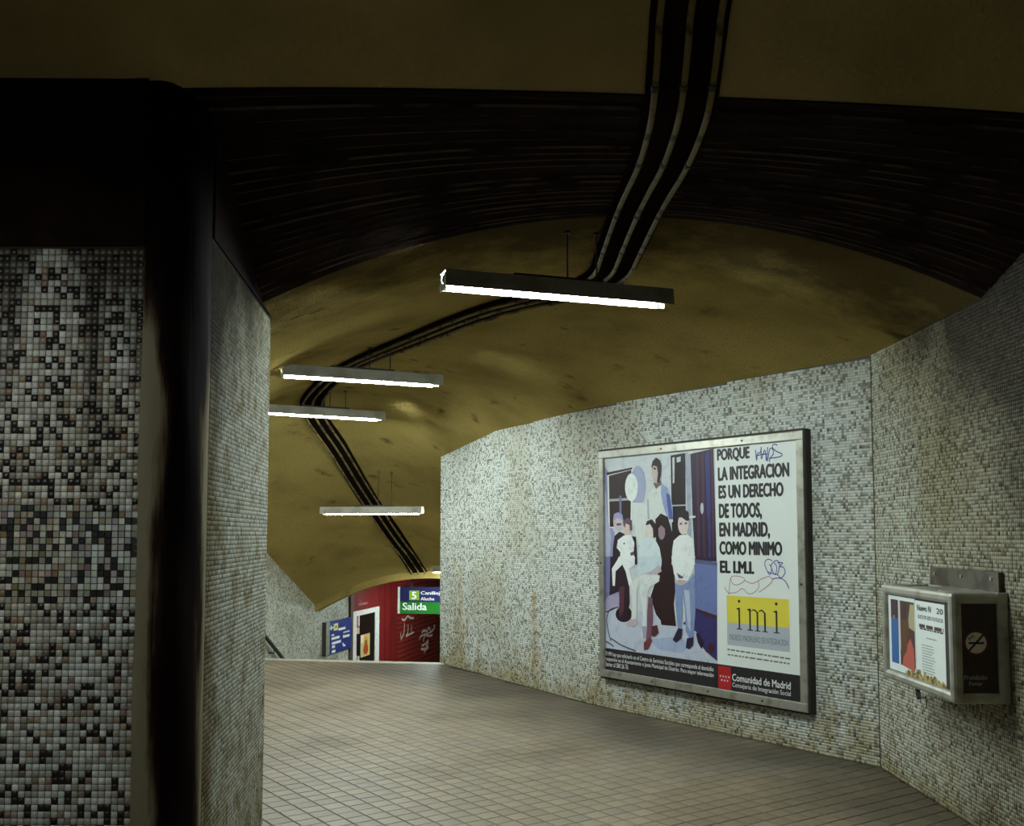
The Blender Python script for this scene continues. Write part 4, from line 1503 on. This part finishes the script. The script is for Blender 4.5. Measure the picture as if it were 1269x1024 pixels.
# top: two lids with dark gaps between them
for y0, y1, tl in ((BY0 + 0.05, BY0 + 0.22, 0.05), (BY0 + 0.36, BY0 + 0.55, 0.04)):
    M_ = Matrix.Translation(((BX0 + BX1) / 2, (y0 + y1) / 2, BZ1 - 0.006)) @ Matrix.Rotation(tl, 4, 'X')
    bm = bmesh.new()
    box_bm(bm, (0, 0, 0), (dxx - 0.06, y1 - y0, 0.014), 0.005, M_)
    put(from_bm('lid_flap', bm, M_ALU, None), bin_)
# backing plate on the wall
wbox('back_plate', (XB - 0.03, 4.90, BZ1 - 0.06), (XB - 0.004, 5.70, 1.318), mat('tarnished_plate', (0.10, 0.085, 0.06), 0.55, 0.4, noise=[(9, 5, 0.45, 0.65, (0.05, 0.038, 0.026))]), bin_, 0.003)
for y in (4.97, 5.3, 5.63):
    tube_o = tube('plate_bolt', [(XB - 0.03, y, 1.285), (XB - 0.037, y, 1.285)], 0.009, M_ALU, None, n=8)
    put(tube_o, bin_)
# latch hanging below the front rail
put(tube('latch', [(BX0 + 0.03, 5.37, BZ0), (BX0 + 0.03, 5.36, BZ0 - 0.035), (BX0 + 0.03, 5.35, BZ0 - 0.05)], 0.013, M_DARKEDGE, None, n=8), bin_)
put(tube('latch_hook', [(BX0 + 0.03, 5.36, BZ0 - 0.02)] + [(BX0 + 0.03, 5.30 + 0.035 * cos(a), BZ0 - 0.022 - 0.018 * sin(a)) for a in np.linspace(0, pi, 8)] + [(BX0 + 0.03, 5.255, BZ0 - 0.06), (BX0 + 0.03, 5.262, BZ0 - 0.085)], 0.004, M_DARKEDGE, None, n=6), bin_)

BP = Plane((BX0 + 0.0205, BY1, BZ0), (0, -1, 0), (0, 0, 1))     # notices, facing -X
buv = BP.uv
za = lambda *pts: [buv((1095 + x / 7.588, 735 + y / 7.588)) for x, y in pts]
def rz(x0, y0, x1, y1):
    a, b = za((x0, y0), (x1, y1))
    return rect(a[0], b[1], b[0], a[1])
v_lo, v_hi = fr + 0.004, BZ1 - BZ0 - fr - 0.004
uA0, uA1 = za((50, 300))[0][0], za((300, 400))[0][0]
uB1 = za((580, 400))[0][0]
wm = mat('white_notice', s(226, 232, 228), 0.5)
def nb(u0, v0, u1, v1):
    return rect(u0, v0, u1, v1)
n1 = flat('pinned_picture', BP, [nb(uA0, v_lo, uA1, v_hi)], wm, bin_, 0.0)
n2 = flat('pinned_page', BP, [nb(uA1 + 0.004, v_lo - 0.004, min(uB1, BY1 - BY0 - fr - 0.002), v_hi - 0.006)], wm, bin_, 0.0006)
wA = uA1 - uA0
H_ = v_hi - v_lo
def ra(f0, g0, f1, g1):
    return rect(uA0 + f0 * wA, v_lo + g0 * H_, uA0 + f1 * wA, v_lo + g1 * H_)
pa = [(ra(0.10, 0.70, 0.38, 0.95), s(52, 26, 48), 0), (ra(0.10, 0.10, 0.38, 0.70), s(44, 98, 164), 1),
      (ra(0.44, 0.10, 0.98, 0.95), s(74, 46, 34), 0), (ra(0.39, 0.30, 0.46, 0.95), s(214, 210, 200), 1)]
pu = lambda f, g: (uA0 + f * wA, v_lo + g * H_)
pa.append(([pu(0.72, 0.62), pu(0.98, 0.58), pu(0.98, 0.92), pu(0.84, 0.92)], s(176, 166, 128), 2))
pa.append(([pu(0.50, 0.10), pu(0.96, 0.06), pu(0.94, 0.34), pu(0.82, 0.48), pu(0.58, 0.28)], s(190, 88, 76), 2))
pa.append(([pu(0.46, 0.45), pu(0.52, 0.82), pu(0.62, 0.90), pu(0.74, 0.84), pu(0.78, 0.60), pu(0.68, 0.30), pu(0.50, 0.18)], s(92, 56, 34), 3))
pa.append(([pu(0.50, 0.70), pu(0.56, 0.93), pu(0.72, 0.92), pu(0.70, 0.72)], s(58, 24, 26), 4))
pa.append((ell(pu(0.22, 0.715)[0], pu(0.22, 0.715)[1], 0.012, 0.012, 8), s(190, 130, 100), 4))
put(flat('printed_picture', BP, pa, M_PRINT, n1, 0.0008, True), None)
uB0 = uA1 + 0.004
uBe = min(uB1, BY1 - BY0 - fr - 0.002)
wB = uBe - uB0
pb = lambda f, g: (uB0 + f * wB, v_lo + g * H_)
def prb(f0, g0, f1, g1):
    return (*pb(f0, g0), *pb(f1, g1))
lettering('page_title', 'Nuevo N', BP, prb(0.08, 0.86, 0.56, 0.94), M_INK, n2, 0.0014, bold=0.03)
lettering('page_title', '20', BP, prb(0.74, 0.86, 0.96, 0.93), M_INK, n2, 0.0014, bold=0.03)
bars_ = []
for g in (0.80, 0.775):
    bars_ += word_bars(BP, pb(0.10, g), pb(0.95, g), 0.009, int(g * 100))
flat('page_print', BP, bars_, mat('page_grey', s(150, 152, 148), 0.6), n2, 0.0014)
flat('page_headline', BP, word_bars(BP, pb(0.14, 0.675), pb(0.96, 0.675), 0.018, 5) + word_bars(BP, pb(0.16, 0.64), pb(0.96, 0.64), 0.008, 6), mat('page_brown', s(70, 52, 48), 0.6), n2, 0.0014)
bars_ = []
for k in range(11):
    g = 0.44 - 0.034 * k
    bars_ += word_bars(BP, pb(0.22, g), pb(0.55 + 0.12 * random.random(), g), 0.005, 40 + k)
bars_ += word_bars(BP, pb(0.38, 0.535), pb(0.72, 0.535), 0.006, 7)
flat('page_print', BP, bars_, mat('page_grey', s(150, 152, 148), 0.6), n2, 0.0014)
# yellowed, torn strip along the lower edge
tear = []
uT0 = uA0 + 0.62 * wA
N_ = 26
top = []
for i in range(N_ + 1):
    f = i / N_
    top.append((uT0 + (uBe - uT0) * f, v_lo + (0.012 + 0.035 * random.random()) * (0.6 + 0.5 * sin(pi * f))))
bot = [(uT0 + (uBe - uT0) * (1 - i / N_), v_lo - 0.008) for i in range(N_ + 1)]
flat('torn_edge', BP, [top + bot], mat('yellowed_paper', s(176, 158, 100), 0.8, noise=[(45, 4, 0.45, 0.6, s(100, 78, 34))]), n2, 0.002)
# no smoking sign on the end facing the viewer
EP = Plane((BX0, BY0 + 0.0135, BZ0), (1, 0, 0), (0, 0, 1))
cs = EP.uv((1209.5, 797))
cc = (cs[0], cs[1])
rw = 0.050
flat('red_ring', EP, [ell(cc[0], cc[1], rw + 0.009, rw + 0.009, 28)], mat('dark_red_ring', s(96, 26, 26), 0.5), end_panel, 0.0004)
flat('white_disc', EP, [ell(cc[0], cc[1], rw, rw, 28)], mat('grey_white_disc', s(214, 204, 188), 0.5), end_panel, 0.0008)
cig = [rect(cc[0] - 0.036, cc[1] - 0.006, cc[0] + 0.038, cc[1] + 0.004)]
sl = Vector((0.68, 0.73)) * rw
nn = Vector((-0.73, 0.68)) * 0.005
cig.append([(cc[0] - sl.x + nn.x, cc[1] - sl.y + nn.y), (cc[0] + sl.x + nn.x, cc[1] + sl.y + nn.y), (cc[0] + sl.x - nn.x, cc[1] + sl.y - nn.y), (cc[0] - sl.x - nn.x, cc[1] - sl.y - nn.y)])
flat('cigarette_symbol', EP, cig, M_INK, end_panel, 0.0012)
stroke('smoke_symbol', EP, curvy([(cc[0] - 0.03, cc[1] + 0.012), (cc[0] - 0.034, cc[1] + 0.024), (cc[0] - 0.022, cc[1] + 0.022), (cc[0] - 0.018, cc[1] + 0.034), (cc[0] - 0.006, cc[1] + 0.026)]), 0.004, M_INK, end_panel, 0.0012)
t0, t1 = EP.uv((1195, 837)), EP.uv((1223.5, 850))
vm = (t0[1] + t1[1]) / 2
ml = mat('dull_lettering', s(176, 166, 150), 0.5)
lettering('sign_text', 'Prohibido', EP, (t0[0], vm + 0.003, t1[0], t0[1]), ml, end_panel, 0.0008, bold=0.01)
lettering('sign_text', 'Fumar', EP, (t0[0] + 0.022, t1[1], t1[0] - 0.022, vm - 0.005), ml, end_panel, 0.0008, bold=0.01)

# =================================================================== LOWER LEVEL: kiosk front, door, signs, handrail
KP = Plane((P0.x, P0.y, 0), SD, (0, 0, 1))            # left wall of the stairs; faces the stairs
Mk = Matrix.Translation(P0) @ Mst                     # local x along wall, y out from the wall, z up
ZF = -1.9
kiosk = thing('kiosk_front', tuple(q(8.0, 0.05)), 'dark red kiosk front with a slatted shutter at the foot of the stairs', 'kiosk')
kiosk.location.z = ZF
bpy.context.view_layer.update()
def kbox(name, lo, hi, m, parent, bevel=0.0):
    o = box(name, [(a + b) / 2 for a, b in zip(lo, hi)], [b - a for a, b in zip(lo, hi)], m, None, bevel, Mk)
    return put(o, parent)
kbox('brown_jamb', (5.10, 0.0, ZF), (5.22, 0.04, 0.55), mat('brown_jamb', (0.07, 0.04, 0.028), 0.6), kiosk)
kbox('red_fascia', (5.22, 0.0, 0.15), (6.66, 0.03, 0.95), M_RED, kiosk)
kbox('red_panel', (6.66, 0.0, ZF), (7.72, 0.04, 0.95), M_RED, kiosk, 0.004)
for k in range(2):
    kbox('panel_rib', (6.95 + 0.35 * k, 0.04, ZF), (7.0 + 0.35 * k, 0.052, 0.95), M_RED, kiosk)
kbox('shutter_box', (7.72, 0.0, 0.55), (11.0, 0.16, 0.95), M_RED, kiosk)
kbox('side_post', (10.85, 0.0, ZF), (11.0, 0.10, 0.55), M_DARKEDGE, kiosk)
kbox('shutter_back', (7.72, 0.0, ZF), (10.9, 0.02, 0.55), M_DARKEDGE, kiosk)
ns = 26
for k in range(ns):
    z0_ = ZF + (0.55 - ZF) * k / ns
    hh = (0.55 - ZF) / ns
    o = box('slat', (9.29, 0.035, z0_ + hh / 2), (3.12, 0.016, hh * 0.80), M_REDSLAT, None, 0.0, Mk @ Matrix.Translation((0, 0, 0)))
    put(o, kiosk)
# fascia letters too small to read: a pale dash and a dot
fp = Plane(KP.o + (-SE) * 0.032, SD, (0, 0, 1))
flat('fascia_mark', fp, [rect(*fp.uv((444, 751)), fp.uv((456, 748))[0], fp.uv((456, 748))[1] + 0.03), ell(*fp.uv((446.5, 745.5)), 0.03, 0.03, 8)], mat('faded_print', s(150, 90, 84), 0.7), kiosk, 0.0)
# graffiti sprayed on the shutter
GP = Plane(KP.o + (-SE) * 0.046, SD, (0, 0, 1))
gz = lambda *pts: [GP.uv((480 + x / 14.63, 755 + y / 14.63)) for x, y in pts]
for pts, wd in (([(620, 430), (660, 390), (720, 400), (740, 345), (770, 360), (790, 415), (840, 360), (860, 310), (840, 300)], 0.05), ([(580, 560), (600, 500), (680, 460), (740, 440), (790, 415)], 0.04), ([(650, 590), (665, 520), (690, 470), (760, 490), (815, 470)], 0.05),
                ([(620, 660), (660, 650), (740, 590), (720, 660), (690, 720), (610, 730)], 0.05), ([(665, 800), (690, 740), (745, 690), (700, 650), (735, 560)], 0.05),
                ([(260, 180), (310, 200), (370, 130), (410, 160), (480, 165)], 0.04), ([(310, 250), (300, 420), (245, 560)], 0.035), ([(375, 280), (370, 420), (335, 495), (400, 460), (480, 420)], 0.035), ([(440, 290), (430, 420)], 0.03), ([(240, 430), (250, 575)], 0.03)):
    stroke('graffiti', GP, curvy(gz(*pts), 4), wd, M_GRAF, kiosk, 0.002)

door = thing('kiosk_door', tuple(q(5.9, 0.03)), 'white framed kiosk door with dark glass and two taped pictures', 'door')
door.location.z = ZF
bpy.context.view_layer.update()
kbox('frame_post', (5.23, 0.0, ZF), (5.40, 0.04, 0.165), M_WHITE, door)
kbox('frame_post', (6.40, 0.0, ZF), (6.64, 0.04, 0.165), M_WHITE, door)
kbox('frame_head', (5.40, 0.0, 0.075), (6.40, 0.04, 0.165), M_WHITE, door)
kbox('glass_leaf', (5.40, 0.0, ZF), (6.40, 0.03, 0.075), M_BLACKGLASS, door)
dp = Plane(KP.o + (-SE) * 0.032, SD, (0, 0, 1))
dz = lambda x, y: dp.uv((395 + x / 13.653, 750 + y / 13.653))
def drect(x0, y0, x1, y1):
    a, b = dz(x0, y0), dz(x1, y1)
    return rect(a[0], b[1], b[0], a[1])
pol = [(drect(606, 165, 690, 485), s(122, 84, 74), 0), (drect(672, 170, 692, 350), s(236, 216, 206), 1), (drect(612, 400, 688, 480), s(214, 176, 160), 1),
       (drect(606, 250, 660, 330), s(168, 124, 110), 1), (ell(*dz(622, 425), 0.03, 0.03, 8), s(80, 50, 48), 2)]
flat('taped_picture', dp, pol, M_PRINT, door, 0.0006, True)
pol = [(drect(708, 515, 862, 840), s(206, 184, 120), 0), (drect(708, 515, 760, 640), s(236, 218, 188), 1), (ell(*dz(800, 650), 0.12, 0.13, 14), s(212, 150, 60), 2), (ell(*dz(795, 745), 0.13, 0.10, 14), s(176, 74, 36), 3),
       (ell(*dz(798, 628), 0.05, 0.04, 10), s(84, 84, 40), 4), (drect(712, 700, 750, 830), s(196, 190, 140), 1)]
flat('taped_picture', dp, pol, M_PRINT, door, 0.0006, True)
kbox('door_handle', (5.43, 0.03, -0.86), (5.47, 0.07, -0.62), M_WHITE, door)

# blue direction board on the pale wall
bs = thing('direction_board', tuple(q(4.6, 0.05)), 'blue direction board with an arrow and yellow number on the pale stair wall', 'sign')
bs.location.z = -0.45
bpy.context.view_layer.update()
sp = Plane(KP.o + (-SE) * 0.0605, SD, (0, 0, 1))
ba, bb_, bc_ = sp.uv((404.6, 772)), sp.uv((409, 771)), sp.uv((435.2, 803))
BT, BB = ba[1], bc_[1]
kbox('board', (bb_[0], 0.02, BB), (bc_[0], 0.06, BT), M_BLUE, bs)
kbox('edge_trim', (ba[0], 0.0, BB), (bb_[0], 0.06, BT), M_ALU, bs)
kbox('side_plate', (ba[0] - 0.03, 0.0, BB - 0.005), (ba[0], 0.06, BT + 0.005), M_DARKEDGE, bs)
bz = lambda x, y: sp.uv((395 + x / 13.653, 750 + y / 13.653))
a, b = bz(255, 300), bz(325, 440)
flat('number_panel', sp, [rect(a[0], b[1] + 0.02, b[0], a[1] - 0.02)], mat('cream_panel', s(226, 222, 170), 0.5), bs, 0.0006)
flat('yellow_number_field', sp, [rect(a[0] + 0.035, b[1] + 0.05, b[0] - 0.03, a[1] - 0.05)], mat('yellow_field', s(196, 172, 30), 0.5), bs, 0.0012)
lettering('number', '6', sp, (a[0] + 0.06, b[1] + 0.07, b[0] - 0.055, a[1] - 0.07), mat('olive_number', s(110, 92, 14), 0.5), bs, 0.0018, bold=0.01)
ar = bz(190, 395)
ar2 = bz(250, 385)
flat('arrow', sp, [rect(ar[0] + 0.03, ar[1] - 0.014, ar2[0], ar[1] + 0.014), [(ar[0], ar[1]), (ar[0] + 0.07, ar[1] + 0.055), (ar[0] + 0.07, ar[1] - 0.055)]], M_LETTER, bs, 0.0006)
wb = []
for (x0, y0), (x1, y1), hh, sd in (((335, 415), (455, 385), 0.034, 1), ((415, 465), (525, 440), 0.018, 2), ((410, 540), (525, 525), 0.034, 3), ((410, 520), (470, 510), 0.02, 13), ((400, 660), (495, 640), 0.022, 4), ((410, 690), (480, 675), 0.022, 5),
                           ((215, 515), (290, 500), 0.02, 6), ((215, 575), (355, 545), 0.034, 7), ((220, 655), (380, 615), 0.034, 8), ((220, 715), (300, 695), 0.034, 9), ((220, 795), (285, 780), 0.034, 10)):
    a, b = bz(x0, y0), bz(x1, y1)
    flat('text_line', sp, word_bars(sp, a, (b[0], a[1]), hh * 1.25, sd)[:1] if b[0] - a[0] < 0.3 else [rect(a[0], a[1] - hh * 0.6, a[0] + (b[0] - a[0]) * 0.97, a[1] + hh * 0.6)], M_LETTER, bs, 0.0006)

# hanging exit sign
st_t = 3.95
so = q(st_t, 0)
sgn = on_plane(493, 727.5, so, SD)
sgb = on_plane(493, 760.5, so, SD)
W_s = 1.25
xs_ = thing('exit_sign', (sgn.x, sgn.y, sgb.z), 'green and navy hanging sign reading Salida in front of the red shutter', 'sign')
bpy.context.view_layer.update()
Hs = sgn.z - sgb.z
Ms = Matrix.Translation(Vector((sgn.x, sgn.y, sgb.z))) @ Matrix(((-SE.x, SD.x, 0, 0), (-SE.y, SD.y, 0, 0), (0, 0, 1, 0), (0, 0, 0, 1)))
def sbox(name, lo, hi, m, bevel=0.0):
    return put(box(name, [(a + b) / 2 for a, b in zip(lo, hi)], [b - a for a, b in zip(lo, hi)], m, None, bevel, Ms), xs_)
sbox('end_cap', (0.0, 0.0, 0.0), (0.035, 0.09, Hs), M_WHITE)
sbox('end_cap', (W_s, 0.0, 0.0), (W_s + 0.035, 0.09, Hs), M_WHITE)
sbox('navy_panel', (0.035, 0.004, Hs * 0.44), (W_s, 0.086, Hs), M_NAVY)
sbox('green_panel', (0.035, 0.004, 0.0), (W_s, 0.086, Hs * 0.44), M_GREEN)
for x in (0.2, W_s - 0.2):
    sbox('hanger', (x, 0.03, Hs), (x + 0.025, 0.055, 0.98 - sgb.z), M_ROD)
XP = Plane(Ms @ Vector((0, 0.0035, 0)), -SE, (0, 0, 1))
xz = lambda x, y: XP.uv((480 + x / 14.63, 700 + y / 14.63))
a, b = xz(398, 470), xz(578, 645)
flat('number_panel', XP, [rect(a[0], b[1], b[0], a[1])], M_LIME, xs_, 0.0006)
lettering('number', '5', XP, (*[(p + r) for p, r in zip(xz(440, 625), (0, 0))], *xz(530, 492)), M_LETTER, xs_, 0.0012, bold=0.03)
lettering('sign_text', 'Canillejas', XP, (*xz(605, 560), xz(605, 560)[0] + 0.40, xz(605, 482)[1]), M_LETTER, xs_, 0.0006, bold=0.02)
lettering('sign_text', 'Aluche', XP, (*xz(605, 648), *xz(852, 592)), M_LETTER, xs_, 0.0006, bold=0.02)
lettering('sign_text', 'Salida', XP, (*xz(275, 822), *xz(716, 695)), M_LETTER, xs_, 0.0006, bold=0.025)

# handrail on the left stair wall
hr = thing('handrail', tuple(q(0.4, 0.06)), 'dark handrail descending along the pale left stair wall', 'handrail')
bpy.context.view_layer.update()
rz_ = lambda t: 0.017 + (1.72 - t) * 0.62
rail = [Mk @ Vector((t, 0.08, rz_(t))) for t in (0.45, 1.0, 1.6, 2.2, 2.8, 3.4, 4.0)]
put(tube('rail', rail, 0.028, M_RAIL, None, n=10), hr)
for t in (0.9, 1.88, 2.9, 3.8):
    put(tube('rail_bracket', [Mk @ Vector((t, 0.08, rz_(t))), Mk @ Vector((t, 0.08, rz_(t) - 0.08)), Mk @ Vector((t, 0.0, rz_(t) - 0.08))], 0.012, M_RAIL, None, n=6), hr)
